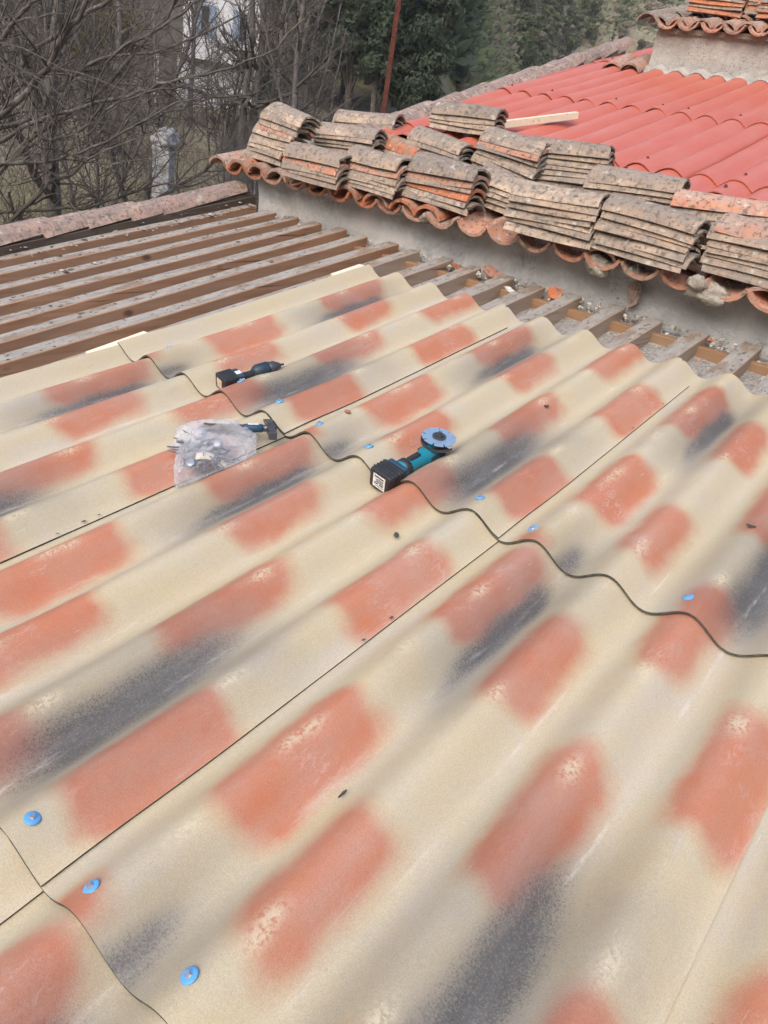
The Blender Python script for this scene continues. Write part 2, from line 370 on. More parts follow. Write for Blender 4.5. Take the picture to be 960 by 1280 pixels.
# rafters
MAT['grey_rafter']=wood('grey_rafter_wood',(.28,.20,.145),(.42,.325,.255),(.36,.295,.245))
def rafter_mesh(i):
    r=random.Random(100+i); w=.078+.012*r.random(); h=.095; L0,L1=-3.95,2.10+r.uniform(0,.05); n=18; mb=MB()
    ph=r.random()*10
    for j in range(n+1):
        y=L0+(L1-L0)*j/n
        j1=.012*nz(y*.9,ph); j2=.010*nz(y*2.1,ph+5); j3=.012*nz(y*1.4,ph+9)
        e=.0 if j<n else -.012*r.random()
        mb.v += [(-w/2+j1,y,roofz(y)-.011-h),(w/2+j1+j2,y,roofz(y)-.011-h),(w/2+j1,y+e,roofz(y)-.011+j3*.6),(-w/2+j1,y+e,roofz(y)-.011+j3*.5)]
    for j in range(n):
        a=j*4
        for k,(p,q_) in enumerate(((0,1),(1,2),(2,3),(3,0))):
            mb.f.append((a+p,a+q_,a+4+q_,a+4+p)); mb.m.append(1 if k==2 else 0)
    mb.f.append((0,3,2,1)); mb.m.append(0); e=n*4; mb.f.append((e,e+1,e+2,e+3)); mb.m.append(0)
    me=fix_normals(mb.mesh('rafter')); bevel_mesh(me,.004,1,60); return me
RX=[-3.40,-3.19,-2.985,-2.775,-2.575,-2.37,-2.165,-1.965,-1.745,-1.535,-1.315,-1.10,-.88,-.645,-.425,-.205,.03,.25,.47,.69,.91]
for i,x in enumerate(RX):
    A('rafter',rafter_mesh(i),[MAT['rafter_side' if x<-2.1 else 'grey_rafter'],MAT['rafter_top']],loc=(x+1.5-.012,0,2.6+.008*nz(i*2.7,3)),rot=(0,radians(5*nz(i*1.9,8)),radians(.6*nz(i*3.3,5))))
# purlin in front of the wall, seen between the rafter stubs
mb=MB(); mb.box(-2.4,2.2,1.985,2.04,-.16,-.045); mb.v=[(x,y,roofz(2.0)+z) for x,y,z in mb.v]
A('purlin',bevel_mesh(mb.mesh('purlin'),.004,1),MAT['purlin'])
# verge: board, mortar and a row of old canal tiles
mb=MB()
n=24
for j in range(n+1):
    y=-3.9+6.06*j/n
    mb.v += [(-3.47,y,roofz(y)-.1),(-3.435+.008*nz(y*4,1),y,roofz(y)-.1),(-3.44+.01*nz(y*4,2),y,roofz(y)+.03+.006*nz(y*5,4)),(-3.47,y,roofz(y)+.035)]
for j in range(n):
    a=j*4
    for p,q_ in ((0,1),(1,2),(2,3),(3,0)): mb.f.append((a+p,a+q_,a+4+q_,a+4+p)); mb.m.append(0)
mb.f.append((0,3,2,1)); mb.m.append(0); e=n*4; mb.f.append((e,e+1,e+2,e+3)); mb.m.append(0)
A('verge_board',fix_normals(mb.mesh('verge_board')),MAT['dark_wood'])
mb=MB()
for j in range(41):
    y=-3.9+6.06*j/40
    mb.v += [(-3.66+.01*nz(y*5,7),y,roofz(y)-.14),(-3.47,y,roofz(y)-.14),(-3.47,y,roofz(y)+.045+.012*nz(y*9,3)),(-3.66+.01*nz(y*5,7),y,roofz(y)+.045)]
for j in range(40):
    a=j*4
    for p,q_ in ((0,1),(1,2),(2,3),(3,0)): mb.f.append((a+p,a+q_,a+4+q_,a+4+p)); mb.m.append(0)
A('verge_mortar',fix_normals(mb.mesh('verge_mortar')),MAT['mortar'])

# canal tile meshes: axis along local x, wide end at -x, arc bulging to +z
def canal(L=.48,R0=.112,R1=.092,half=66,t=.0115,seed=0,nx=7,na=10,bow=.006,chip=0.,invert=False):
    r=random.Random(seed); mb=MB(); ph=r.random()*20
    def P(i,k,rr):
        u=i/nx; x=-L/2+L*u; R=R0+(R1-R0)*u+rr; a=radians(-half+2*half*k/na); R*=1+.02*nz(a*1.5,u*2,ph)
        x+=(.006*nz(a*3,ph,u) if i in (0,nx) else 0)
        z=R*cos(a)-R0*cos(radians(half))+bow*sin(pi*u)*r0+.0
        if chip and i==nx: x-=chip*max(0,nz(a*2.2,ph+3)*2)
        return (x,R*sin(a)*1.0,z if not invert else -z)
    r0=r.uniform(-1,1)
    for lay in (0.,-t):
        for i in range(nx+1):
            for k in range(na+1): mb.v.append(P(i,k,lay))
    m=(nx+1)*(na+1); idx=lambda l,i,k: l*m+i*(na+1)+k
    for i in range(nx):
        for k in range(na):
            mb.f.append((idx(0,i,k),idx(0,i+1,k),idx(0,i+1,k+1),idx(0,i,k+1)))
            mb.f.append((idx(1,i,k),idx(1,i,k+1),idx(1,i+1,k+1),idx(1,i+1,k)))
        mb.f.append((idx(0,i,0),idx(1,i,0),idx(1,i+1,0),idx(0,i+1,0))); mb.f.append((idx(0,i,na),idx(0,i+1,na),idx(1,i+1,na),idx(1,i,na)))
    for k in range(na):
        mb.f.append((idx(0,0,k),idx(0,0,k+1),idx(1,0,k+1),idx(1,0,k))); mb.f.append((idx(0,nx,k),idx(1,nx,k),idx(1,nx,k+1),idx(0,nx,k+1)))
    mb.m=[0]*len(mb.f)
    me=fix_normals(mb.mesh('clay_tile',True))
    for p in me.polygons:
        pass
    try: me.set_sharp_from_angle(angle=radians(40))
    except Exception: pass
    return me
def with_mat(me,mat): me.materials.clear(); me.materials.append(mat); return me
OLD=[with_mat(canal(seed=s,chip=.02 if s%3==0 else .004),MAT['old_tile']) for s in range(8)]
NEWT=[with_mat(canal(seed=20+s,t=.017),MAT['new_tile']) for s in range(3)]
PINK=[with_mat(canal(seed=30+s,chip=.008,t=.017),MAT['pink_tile']) for s in range(3)]
CH_PINK=[with_mat(canal(seed=40+s,invert=True,chip=.01,t=.017),MAT['pink_tile']) for s in range(3)]
CH_NEW=[with_mat(canal(seed=50+s,invert=True,t=.017),MAT['new_tile']) for s in range(2)]
VERGE=[with_mat(canal(L=.47,R0=.118,R1=.098,seed=60+s,chip=.014,t=.019),MAT['verge_tile']) for s in range(4)]
def tile_euler(yaw,pitch,roll=0.):           # local x -> yaw about z, pitch raises +x end
    return (Matrix.Rotation(yaw,3,'Z')@Matrix.Rotation(-pitch,3,'Y')@Matrix.Rotation(roll,3,'X')).to_euler()
# verge tiles of the annex: boundaries along y
vy=[-3.8,-3.43,-3.06,-2.69,-2.32,-1.95,-1.58,-1.21,-.84,-.47,-.1,.26,.60,.88,1.17,1.46,2.10]
for i,(y0,y1) in enumerate(zip(vy,vy[1:])):
    L=(y1-y0)+.09; me=VERGE[(i*3)%4]; yc=y0+L/2-.01
    if i==len(vy)-2: yc=y1-L/2+.02
    A('verge_tile',me,None,loc=(-3.545+.012*nz(i*3.1,1)+1.5,yc,roofz(yc)+.045+2.6+.006*(i%2)),rot=tile_euler(pi/2+radians(1.5*nz(i*2.3,4)),SU+radians(4.2),0)).scale=(L/.47,1,1)

# ------------------------------------------------------------------ painted corrugated sheets
P=.22; H=.056; SLEN=1.566
ORANGE=[(0,.22,.50,1.53,1.9),(0,.27,.80,.20,.575),(0,.29,.90,.93,1.265),(1,.28,.78,.385,.70),(1,.27,.76,1.115,1.40),(2,.25,.74,-.2,.345),(2,.26,.76,.725,1.065),(2,.38,.84,1.435,1.8),(3,.30,.90,.375,.735),(3,.36,.97,1.14,1.43)]
BLACK=[(.93,.24,1.36,1.9,.85),(.97,.24,.13,.80,1.0),(2.92,.36,.86,1.62,1.0),(3.35,.40,.86,1.14,.42),(1.02,.10,-.1,.1,.25),(2.55,.25,1.02,1.25,.45)]
def paint_at(wv,d):
    o=0.
    n1=nz(wv*3.,d*7.,1.)*.05; n2=nz(wv*3.+9,d*6.,4.)*.035
    for k,a,b,d0,d1 in ORANGE:
        a-=.02; b+=.025; d0-=.01; d1+=.01
        e=.19; s=sstep(k+a-e,k+a+e,wv+n1)*(1-sstep(k+b-e,k+b+e*1.6,wv+n1))*sstep(d0-.08,d0+.06,d+n2)*(1-sstep(d1-.06,d1+.08,d+n2)); o=max(o,s)
    bl=0.
    for c,hw,d0,d1,am in BLACK:
        x=(wv+n1-c)/hw; dm=(d0+d1)/2; y=(d+n2*1.5-dm)/((d1-d0)/2)
        bl=max(bl,am*exp(-x*x*1.0)*(1-sstep(.35,1.25,abs(y))),.55*am*exp(-x*x*.24)*(1-sstep(.5,1.55,abs(y))))
    sc=0.
    for k in range(4):
        for q_,off in ((.50,0.),(.9,.33)):
            for t in range(5):
                dd=.12+t*.31+.1*nz(k*5.+t*2.3,off); ww=k+.5+.16*nz(k*3.+t*1.7,off+8)
                if nz(k*7.3+t*4.1,off+3)<-.02: continue
                g=exp(-((wv-ww)/.07)**2-((d-dd)/.035)**2); sc=max(sc,g)
    fr=wv-math.floor(wv); gv=exp(-((fr-.95)/.022)**2)
    return o,bl,sc,gv
def sheet_mesh():
    nx,ny=104,140; w0,w1=-.42,3.97; me=bpy.data.meshes.new('corrugated_sheet'); V=[];F=[];COL=[]
    th=.006
    for lay in (0,1):
        for i in range(nx+1):
            wv=w0+(w1-w0)*i/nx; dcut=.125*max(0.,(wv-3.52)/.45)
            dl=0. if wv>-.05 else 0.
            for j in range(ny+1):
                d=dcut+(SLEN-dcut)*j/ny
                z=H/2*(1-cos(2*pi*wv))
                zz=z+.0065*sstep(3.25,3.9,wv)+.010*sstep(1.15,1.5,d)+.0015*nz(wv*2,d*3)
                s=pi*H/P*sin(2*pi*wv); ln=sqrt(1+s*s)
                x,zq=wv*P,zz
                if lay: x+=th*s/ln; zq-=th/ln
                V.append((x,-d,zq)); COL.append(paint_at(wv,d) if lay==0 else (0,0,0,0))
    m=(nx+1)*(ny+1); ix=lambda l,i,j:l*m+i*(ny+1)+j; MI=[]
    for i in range(nx):
        for j in range(ny):
            F.append((ix(0,i,j),ix(0,i,j+1),ix(0,i+1,j+1),ix(0,i+1,j))); MI.append(0)
            F.append((ix(1,i,j),ix(1,i+1,j),ix(1,i+1,j+1),ix(1,i,j+1))); MI.append(1)
        for j,fl in ((0,0),(ny,1)):
            f=(ix(0,i,j),ix(0,i+1,j),ix(1,i+1,j),ix(1,i,j)); F.append(f if not fl else f[::-1]); MI.append(1)
    for j in range(ny):
        for i,fl in ((0,1),(nx,0)):
            f=(ix(0,i,j),ix(0,i,j+1),ix(1,i,j+1),ix(1,i,j)); F.append(f if fl else f[::-1]); MI.append(1)
    me.from_pydata(V,[],F); me.polygons.foreach_set('material_index',MI); me.polygons.foreach_set('use_smooth',[k==0 for k in MI])
    at=me.color_attributes.new('paint','FLOAT_COLOR','POINT'); flatc=[]
    for c in COL: flatc += [c[0],c[1],c[2],c[3]]
    at.data.foreach_set('color',flatc); me.update()
    fix_normals(me); me.set_sharp_from_angle(angle=radians(45))
    me.materials.append(MAT['sheet']); me.materials.append(MAT['sheet_edge']); return me
SHEET=sheet_mesh()
mb=MB(); mb.lathe([(.0132,0),(.0142,.001),(.0142,.0025),(.0125,.0036),(.006,.0046)],24); WASH=mb.mesh('washer',True); WASH.materials.append(MAT['blue_washer'])
mb=MB(); mb.lathe([(.0066,.0040),(.0066,.0055),(.0045,.0056),(.0045,.0095),(.004,.0105),(.001,.0105)],6); HEAD=mb.mesh('screw_head'); HEAD.materials.append(MAT['zinc'])
SHEETG='painted corrugated roof sheets'
def sheet(col,row,label,screws):
    s=SU if row==0 else SL
    y_top = SLEN*cos(SU) if row==0 else (.155*cos(SL) if row==1 else (-1.41+.155)*cos(SL))
    z_top = SLEN*sin(SU) if row==0 else (.155*sin(SL)-.003 if row==1 else (-1.41+.155)*sin(SL)-.008)
    x=(-8+4*col)*P
    o=obj('corrugated_sheet',SHEET,None,None,(x,y_top,z_top),(s,0,0)); tag(o,label,'roof sheet',SHEETG)
    for k,d in screws:
        wv=k; z=H/2*(1-cos(2*pi*wv))+.0065*sstep(3.25,3.9,wv)+.010*sstep(1.15,1.5,d)
        sl=pi*H/P*sin(2*pi*wv)
        ws=obj('washer',WASH,None,o,(wv*P,-d,z-.0005),(radians(random.uniform(-4,4)),-math.atan(sl)*.8,random.random()))
        obj('screw_head',HEAD,None,ws,(0,0,0))
    return o
sheet(0,0,'painted corrugated sheet with the cordless drill on it, nearest the bare rafters',[(.33,1.44),(2.42,1.46),(3.46,1.48)])
sheet(1,0,'painted corrugated sheet with the teal angle grinder lying on it',[(.42,1.495),(1.44,1.495),(3.43,1.495)])
sheet(2,0,'painted corrugated sheet right of the grinder, its top corner cut under rafter stubs',[(.28,1.495),(2.36,1.495)])
sheet(3,0,'painted corrugated sheet at the upper right, below the right end of the wall',[(.4,1.47),(2.4,1.47)])
sheet(0,1,'painted corrugated sheet partly under the bag of screws',[(.5,1.47),(2.5,1.47)])
sheet(1,1,'painted corrugated sheet in mid roof, below the grinder, between two long seams',[(1.5,1.505),(3.57,1.522)])
sheet(2,1,'large painted corrugated sheet nearest the camera with two blue washers at its lower edge',[(.37,1.522),(1.40,1.505),(3.4,1.505)])
sheet(3,1,'painted corrugated sheet at the lower right edge under the overlapping long seam',[(.5,1.47),(2.5,1.47)])
sheet(0,2,'painted corrugated sheet of the lowest course beside the verge',[(.5,1.47),(2.5,1.47)])
sheet(1,2,'painted corrugated sheet showing only its corner at the lower left picture edge',[(.5,1.47),(3.5,1.47)])
sheet(2,2,'painted corrugated sheet with dark red patch at the bottom left corner',[(.5,1.47),(2.5,1.47)])
sheet(3,2,'painted corrugated sheet of the lowest course farthest right',[(.5,1.47),(2.5,1.47)])

# ------------------------------------------------------------------ upper house: wall, eave tiles, red sheets, verge
S2=radians(14.3); T2=math.tan(S2)
house=tag(empty('house',(-1,4,-2.6)),'red-roofed house with grey plastered wall behind the tile stacks','house')
def Hh(name,me,mat=None,loc=(0,0,0),rot=None): return obj(name,me,mat,house,(loc[0]+1,loc[1]-4,loc[2]+2.6),rot)
def wall_sheet():
    mb=MB(); nx,nz_=120,40
    for j in range(nz_+1):
        for i in range(nx+1):
            x=-3.43+6.4*i/nx; z=-.1+.67*j/nz_
            mb.v.append((x,2.18+.012*nz(x*2.2,z*2.5)+.008*nz(x*7,z*7,3)-.02*sstep(.40,.57,z)*(.6+nz(x*4,8)),z))
    for j in range(nz_):
        for i in range(nx):
            a=j*(nx+1)+i; mb.f.append((a,a+1,a+nx+2,a+nx+1)); mb.m.append(0)
    mb.box(-3.43,2.97,2.2,2.42,-2.9,.565)
    return mb.mesh('plaster_wall',True)
me=wall_sheet()
for p in me.polygons:
    if p.center.y>2.195: p.use_smooth=False
Hh('plaster_wall',me,MAT['grey_plaster'])
mb=MB(); mb.box(-3.43,-3.2,2.425,8.,-2.9,1.0); mb.box(2.75,2.97,2.425,8.,-2.9,1.0)
mb.v=[(x,y,z if z<0 else .52+(y-2)*T2) for x,y,z in mb.v]
Hh('side_wall',mb.mesh('side_wall'),MAT['grey_plaster'])
mb=MB(); mb.box(-3.42,2.95,2.3,8.4,.46,.545); mb.v=[(x,y,z+(y-2)*T2) for x,y,z in mb.v]
Hh('roof_deck',mb.mesh('roof_deck'),MAT['mortar'])
# eave tiles: channels (bellies down) and covers (crowns up), every one its own piece
def eave(me,x,y_end,zc,L=.48,yaw=0.,droop=0.):
    yc=y_end+L/2*cos(S2); zz=zc+(L/2)*sin(S2)
    return Hh('eave_tile',me,None,(x,yc,zz),tile_euler(pi/2+radians(yaw),S2+radians(droop)))
r=random.Random(5)
for i in range(34):                       # channels every 0.2 m
    x=-3.54+.2*i
    newish=x<-1.75
    pr=(.03 if not newish else -.015)
    me=(CH_NEW[i%2] if newish and i%5 not in (2,3) else CH_PINK[i%3])
    o=eave(me,x+r.uniform(-.012,.012),1.985-pr+r.uniform(-.012,.012),.598,yaw=r.uniform(-2,2))
covers=[(-3.64,'p',0),(-3.45,'n',0),(-3.26,'n',0),(-3.08,'p',0),(-2.87,'p',0),(-2.68,'p',0),(-2.47,'n',0),(-2.25,'n',0),(-2.04,'n',0),(-1.85,'n',0),
 (-1.44,'n',.12),(-1.24,'p',.2),(-1.03,'p',.2),(-.775,'p',-.01),(-.57,'p',.14),(-.375,'p',.12),(-.19,'p',.16),(.02,'p',-.01),(.22,'p',0),(.42,'n',0),(.62,'p',0),(.82,'p',0),(1.02,'n',0),(1.22,'p',0),(1.42,'p',0),(1.62,'p',0),(1.82,'p',0),(2.02,'p',0),(2.22,'p',0),(2.42,'p',0),(2.62,'p',0),(2.82,'p',0)]
for i,(x,k,back) in enumerate(covers):
    eave((NEWT if k=='n' else PINK)[i%3],x+r.uniform(-.008,.008),1.985+back+r.uniform(-.01,.012),.572,yaw=r.uniform(-2.5,2.5))
for i in range(33):                       # second row up the slope, mostly under the stacks
    x=-3.44+.2*i; eave(OLD[i%8],x,2.36,.60+.36*T2,yaw=r.uniform(-2,2))
def lump(name,loc,size,seed,mat,parent=None,add=None):
    bm=bmesh.new(); bmesh.ops.create_icosphere(bm,subdivisions=3,radius=1)
    for v in bm.verts:
        c=v.co; k=1+.42*nz(c.x*1.3+seed,c.y*1.3,c.z*1.3)+.26*nz(c.x*4,c.y*4+seed,c.z*4)+.12*nz(c.x*9,c.y*9+seed,c.z*9); v.co=Vector((c.x*size[0]*k,c.y*size[1]*k,c.z*size[2]*k))
    me=bpy.data.meshes.new(name); bm.to_mesh(me); bm.free()
    for p in me.polygons: p.use_smooth=True
    return me
for i,(x,y,z,s) in enumerate([(-.775,2.01,.545,(.07,.05,.05)),(-.215,2.0,.55,(.095,.05,.048)),(-.27,1.955,.588,(.045,.035,.032)),(-.60,2.02,.56,(.04,.05,.04)),(-1.87,2.03,.57,(.04,.05,.035)),(-2.05,2.06,.58,(.03,.04,.03))]):
    Hh('mortar_lump',lump('mortar_lump',None,s,i*3.7,None),MAT['mortar'],(x,y,z))
# red painted sheets, four waves each
PR=.1885; HR=.052
def red_mesh(L,waves=4):
    nx,ny=waves*14+3,10; mb=MB()
    for lay in (0,-.006):
        for i in range(nx+1):
            wv=-.2+(waves+.2)*i/nx; a=abs(sin(pi*wv)); z=HR*(a**.85)
            for j in range(ny+1):
                d=L*j/ny; mb.v.append((wv*PR,-d,z+lay+.010*sstep(.7*L,L,d)+.007*sstep(waves-.7,waves-.1,wv)+.001*nz(wv*2,d*3)))
    m=(nx+1)*(ny+1); ix=lambda l,i,j:l*m+i*(ny+1)+j
    for i in range(nx):
        for j in range(ny):
            mb.f.append((ix(0,i,j),ix(0,i,j+1),ix(0,i+1,j+1),ix(0,i+1,j))); mb.f.append((ix(1,i,j),ix(1,i+1,j),ix(1,i+1,j+1),ix(1,i,j+1)))
        for j in (0,ny): mb.f.append((ix(0,i,j),ix(0,i+1,j),ix(1,i+1,j),ix(1,i,j)))
    for j in range(ny):
        for i in (0,nx): mb.f.append((ix(0,i,j),ix(0,i,j+1),ix(1,i,j+1),ix(1,i,j)))
    mb.m=[0]*len(mb.f); me=fix_normals(mb.mesh('red_sheet',True)); me.set_sharp_from_angle(angle=radians(50)); return me
RED={}
def redz(y): return .80-HR+(y-2)*T2
rowsY=[(2.62,2.89,.002),(2.89,4.335,.004),(4.335,6.08,.006),(6.08,7.9,.008)]
mb=MB(); mb.lathe([(.011,0),(.011,.004),(.006,.005),(.006,.011),(.001,.012)],8); RSCREW=mb.mesh('roofing_screw'); RSCREW.materials.append(simple('red_screw',(.12,.03,.03),(.2,.05,.05),20))
for (y0,y1,dz) in rowsY:
    L=(y1-y0+ (.12 if y0>2.7 else .3))/cos(S2)
    if L not in RED:
        RED[L]=red_mesh(L); RED[L].materials.append(MAT['red_sheet'])
    for c in range(-1,6):
        x=-2.30+.754*c
        if y0>6 and x>-2.6: continue
        yt=y0+L*cos(S2)
        o=Hh('red_sheet',RED[L],None,(x+.006*nz(c*3.1,y0),yt+.02*nz(c*2.3,y0*1.7),redz(yt)+dz-.004),(S2,.004*nz(c*1.3,y0),.006*nz(c*4.1,y0)))
        for k in ((.5,2.5) if (c+int(y0))%2 else (1.5,3.5)):
            obj('roofing_screw',RSCREW,None,o,(k*PR,-(L-.13),HR+.006))
# battens that carry the red sheets
mb=MB()
for y in (2.75,3.6,4.5,5.4,6.3,7.2): mb.box(-3.05,2.9,y-.03,y+.03,.545+(y-2)*T2,redz(y)-.014)
Hh('roof_batten',mb.mesh('roof_batten'),MAT['white_wood'])['kind']='stuff'
# verge tiles of the red roof
vb=[2.55,2.93,3.33,3.75,4.2,4.66,5.12,5.58,6.04,6.5,6.96,7.42]
for i,(y0,y1) in enumerate(zip(vb,vb[1:])):
    L=y1-y0+.08; yc=y0+L/2; x=-2.90-.115*(yc-2.7)*(1 if yc<6 else 1)
    o=Hh('verge_tile',VERGE[i%4],None,(x,yc,.80-.03+(yc-2)*T2+.006*(i%2)),tile_euler(pi/2+radians(6.5),S2+radians(4.5))); o.scale=(L/.48,1.05,1.05)
mb=MB()
for j in range(2):
    y=2.5+4.75*j; x=-2.90-.115*(y-2.7); b=.54+(y-2)*T2; t=.775+(y-2)*T2
    mb.v += [(x-.1,y,b),(x+.09,y,b),(x+.09,y,t),(x-.1,y,t)]
mb.f=[(0,1,2,3),(4,7,6,5),(0,4,5,1),(1,5,6,2),(2,6,7,3),(3,7,4,0)]; mb.m=[0]*6
Hh('verge_mortar',fix_normals(mb.mesh('verge_mortar')),MAT['mortar'])
# raised plastered wall and its tiled roof at the top of the red sheets
def raised():
    mb=MB(); nx,nz_=60,24
    for j in range(nz_+1):
        for i in range(nx+1):
            x=-2.53+4.6*i/nx; z=1.62+.52*j/nz_; mb.v.append((x+(.012*nz(z*9,2) if i==0 else 0),6.06+.016*nz(x*2.2,z*3)+.01*nz(x*8,z*8,3),z))
    for j in range(nz_):
        for i in range(nx):
            a=j*(nx+1)+i; mb.f.append((a,a+1,a+nx+2,a+nx+1)); mb.m.append(0)
    mb.box(-2.535,2.07,6.085,6.35,1.3,2.135); return mb.mesh('raised_wall',True)
me=raised()
for p in me.polygons:
    if p.center.y>6.082: p.use_smooth=False
Hh('raised_wall',me,MAT['pale_plaster'])
mb=MB(); mb.box(-2.53,-2.3,6.36,8.,1.3,2.6); mb.v=[(x,y,z if z<2 else 2.12+(y-6)*T2) for x,y,z in mb.v]
Hh('raised_side_wall',mb.mesh('raised_side_wall'),MAT['pale_plaster'])
mb=MB(); mb.box(-2.5,2.05,6.02,8.3,2.10,2.14); mb.v=[(x,y,z+(y-6)*T2) for x,y,z in mb.v]
Hh('raised_roof_deck',mb.mesh('raised_roof_deck'),MAT['mortar'])
# white mortar fillet scalloped over the waves
mb=MB(); nx=150
for i in range(nx+1):
    x=-2.62+4.6*i/nx; wv=(x+2.30)/PR; z=redz(6.0)+HR*abs(sin(pi*wv))**.85
    zz=z+.05+.02*nz(x*9,1)
    mb.v += [(x,5.955+.02*nz(x*11,5)-.02*(1-abs(sin(pi*wv))),z-.004),(x,6.0,z+.028+.012*nz(x*7,9)),(x,6.062,zz-.005)]
for i in range(nx):
    a=i*3; mb.f += [(a,a+3,a+4,a+1),(a+1,a+4,a+5,a+2)]; mb.m += [0,0]
Hh('mortar_fillet',fix_normals(mb.mesh('mortar_fillet',True)),MAT['pale_mortar'])
for i in range(22):
    x=-2.43+.205*i
    Hh('eave_tile',CH_PINK[i%3],None,(x,5.93+.24,2.185+.24*T2+.0),tile_euler(pi/2+radians(r.uniform(-3,3)),S2))
    Hh('eave_tile',(PINK if i else OLD)[i%3],None,(x-.10,5.97+.24+(.03 if i%2 else 0),2.16+.24*T2),tile_euler(pi/2+radians(r.uniform(-3,3)),S2))
    for rr in range(1,4): Hh('eave_tile',(OLD+PINK)[(i*3+rr)%11],None,(x-.10,5.97+.24+.38*rr,2.168+(.24+.38*rr)*T2),tile_euler(pi/2+radians(r.uniform(-3,3)),S2))
for k in range(2): Hh('ridge_tile',PINK[k],None,(-2.62-.2*k,6.03+.06*k,redz(6.05)+.055),tile_euler(pi/2+radians(8),S2+radians(4))) 
for k in range(4): Hh('verge_tile',OLD[k+2],None,(-2.6,6.15+.40*k,2.20+(.15+.40*k)*T2),tile_euler(pi/2,S2+radians(2)))

# ------------------------------------------------------------------ stacks of loose clay tiles
ORD=['topmost','second from the top','third from the top','fourth from the top','fifth from the top','sixth from the top','seventh from the top','eighth from the top','ninth from the top','tenth from the top']
def stack(where,x,y,z,n,yaw,step=.036,tilt=0.,tilt1=None,dx=0.,mats=None,roll=0.,dy=0.,seed=0,jit=1.):
    rr=random.Random(seed*11+3)
    tilt1=tilt if tilt1 is None else tilt1
    yaw+=rr.uniform(-2.5,2.5); roll+=rr.uniform(-3,4)
    zs=[0.]
    for k in range(n): zs.append(zs[-1]+step*rr.choice((.80,.82,.86,1.0,1.25,1.45)))
    sc=step*(n-1)/max(zs[n-1],1e-6) if n>1 else 1.
    zs=[max(q*sc,.0215*i) for i,q in enumerate(zs)]
    for k in range(n):
        u=k/max(1,n-1); t=tilt+(tilt1-tilt)*u+rr.uniform(-1.2,1.2)*jit
        me=rr.choice(OLD) if rr.random()<.93 or mats else rr.choice(PINK)
        if mats and k in mats: me={'n':NEWT,'p':PINK}[mats[k]][k%3]
        kind='orange' if me in NEWT else 'pinkish' if me in PINK else 'weathered'
        flip=pi if rr.random()<.25 else 0
        o=obj('roof_tile',me,None,None,(x+dx*k+rr.uniform(-.014,.014)*jit,y+dy*k+rr.uniform(-.006,.006)*jit,z+zs[k]),
              tile_euler(radians(yaw+rr.uniform(-2.2,2.2)*jit),radians(t),radians(roll+rr.uniform(-1.5,1.5))))
        top=n-1-k
        pos=ORD[top] if k else 'bottom'
        tag(o,f'{kind} clay tile, {pos} in {where}','roof tile','loose clay roof tiles stacked on the upper roof')
def sz(y): return .638+(y-2)*T2
ST=[('the tall leaning stack at the left end of the eave',-3.30,2.15,0,10,-14,dict(dx=.018,tilt=0,tilt1=-3,step=.029)),
('the low front stack just right of the leaning one',-2.72,2.0,0,5,-3,dict(step=.029,mats={3:'p'})),
('the front stack left of the one with an orange tile',-2.29,2.07,0,6,-11,dict(step=.029)),
('the front stack that holds a large orange tile',-1.83,2.09,0,6,-6,dict(step=.031,tilt=-2,tilt1=3,mats={2:'n',4:'p'})),
('the front stack above the bare plaster, its top tile chipped',-1.06,1.99,0,7,0,dict(step=.030,tilt=-1,tilt1=4)),
('the grey lichened front stack left of the last one',-.56,2.0,0,7,-8,dict(step=.029,tilt=-1,tilt1=-2)),
('the front stack at the right picture edge',-.04,2.06,0,7,-3,dict(step=.029)),
('the second-row stack behind the low front stack',-2.90,2.46,.0,6,5,dict(step=.029,tilt=2,tilt1=4)),
('the half-hidden stack farthest back on the left',-2.98,2.72,.04,6,9,dict(step=.028,tilt=4,tilt1=5)),
('the small back stack topped by an orange tile',-2.60,2.62,0,4,-9,dict(step=.028,tilt=-4,tilt1=-4,mats={3:'n'})),
('the fanned stack with a slanting grey top tile',-2.28,2.62,.03,5,-13,dict(step=.029,tilt=2,tilt1=-4)),
('the back stack on the red roof near the white batten',-2.28,2.88,.19,4,3,dict(step=.029,tilt=1,tilt1=2)),
('the big tilted stack in the middle of the back row',-1.70,2.56,.0,9,-10,dict(step=.029,tilt=-11,tilt1=-2)),
('the narrow stack right of the big tilted one',-1.38,2.62,.0,9,10,dict(step=.029,tilt=3,tilt1=5)),
('the low stack half hidden under the big tilted one',-1.44,2.22,0,5,-12,dict(step=.028,tilt=-3,tilt1=-4)),
('the short mottled stack between the back and front rows',-1.99,2.38,0,4,-4,dict(step=.028)),
('the back-row stack left of the pinkish right-hand one',-.85,2.38,0,8,8,dict(step=.029,tilt=1,tilt1=4)),
('the pinkish back-row stack at the right',-.37,2.36,0,7,10,dict(step=.029,tilt=2,tilt1=5,mats={6:'p',3:'p'})),
]
for i,(wh,x,y,dz,n,yaw,kw) in enumerate(ST): stack(wh,x,y,sz(y)+dz,n,yaw,roll=9,seed=i+1,**kw)
for i,(wh,x,y,n,yaw,ms) in enumerate([('the stack on the raised roof nearest its left corner',-2.16,6.36,7,4,{0:'n',2:'n',4:'n',6:'p'}),('the middle stack on the raised roof',-1.70,6.52,7,16,{1:'n',3:'p'}),('the stack on the raised roof at the picture edge',-1.52,6.30,6,6,{0:'n',1:'n',3:'n'})]):
    stack(wh,x,y,2.235+(y-6)*T2,n,yaw,step=.03,seed=40+i,mats=ms,roll=10)


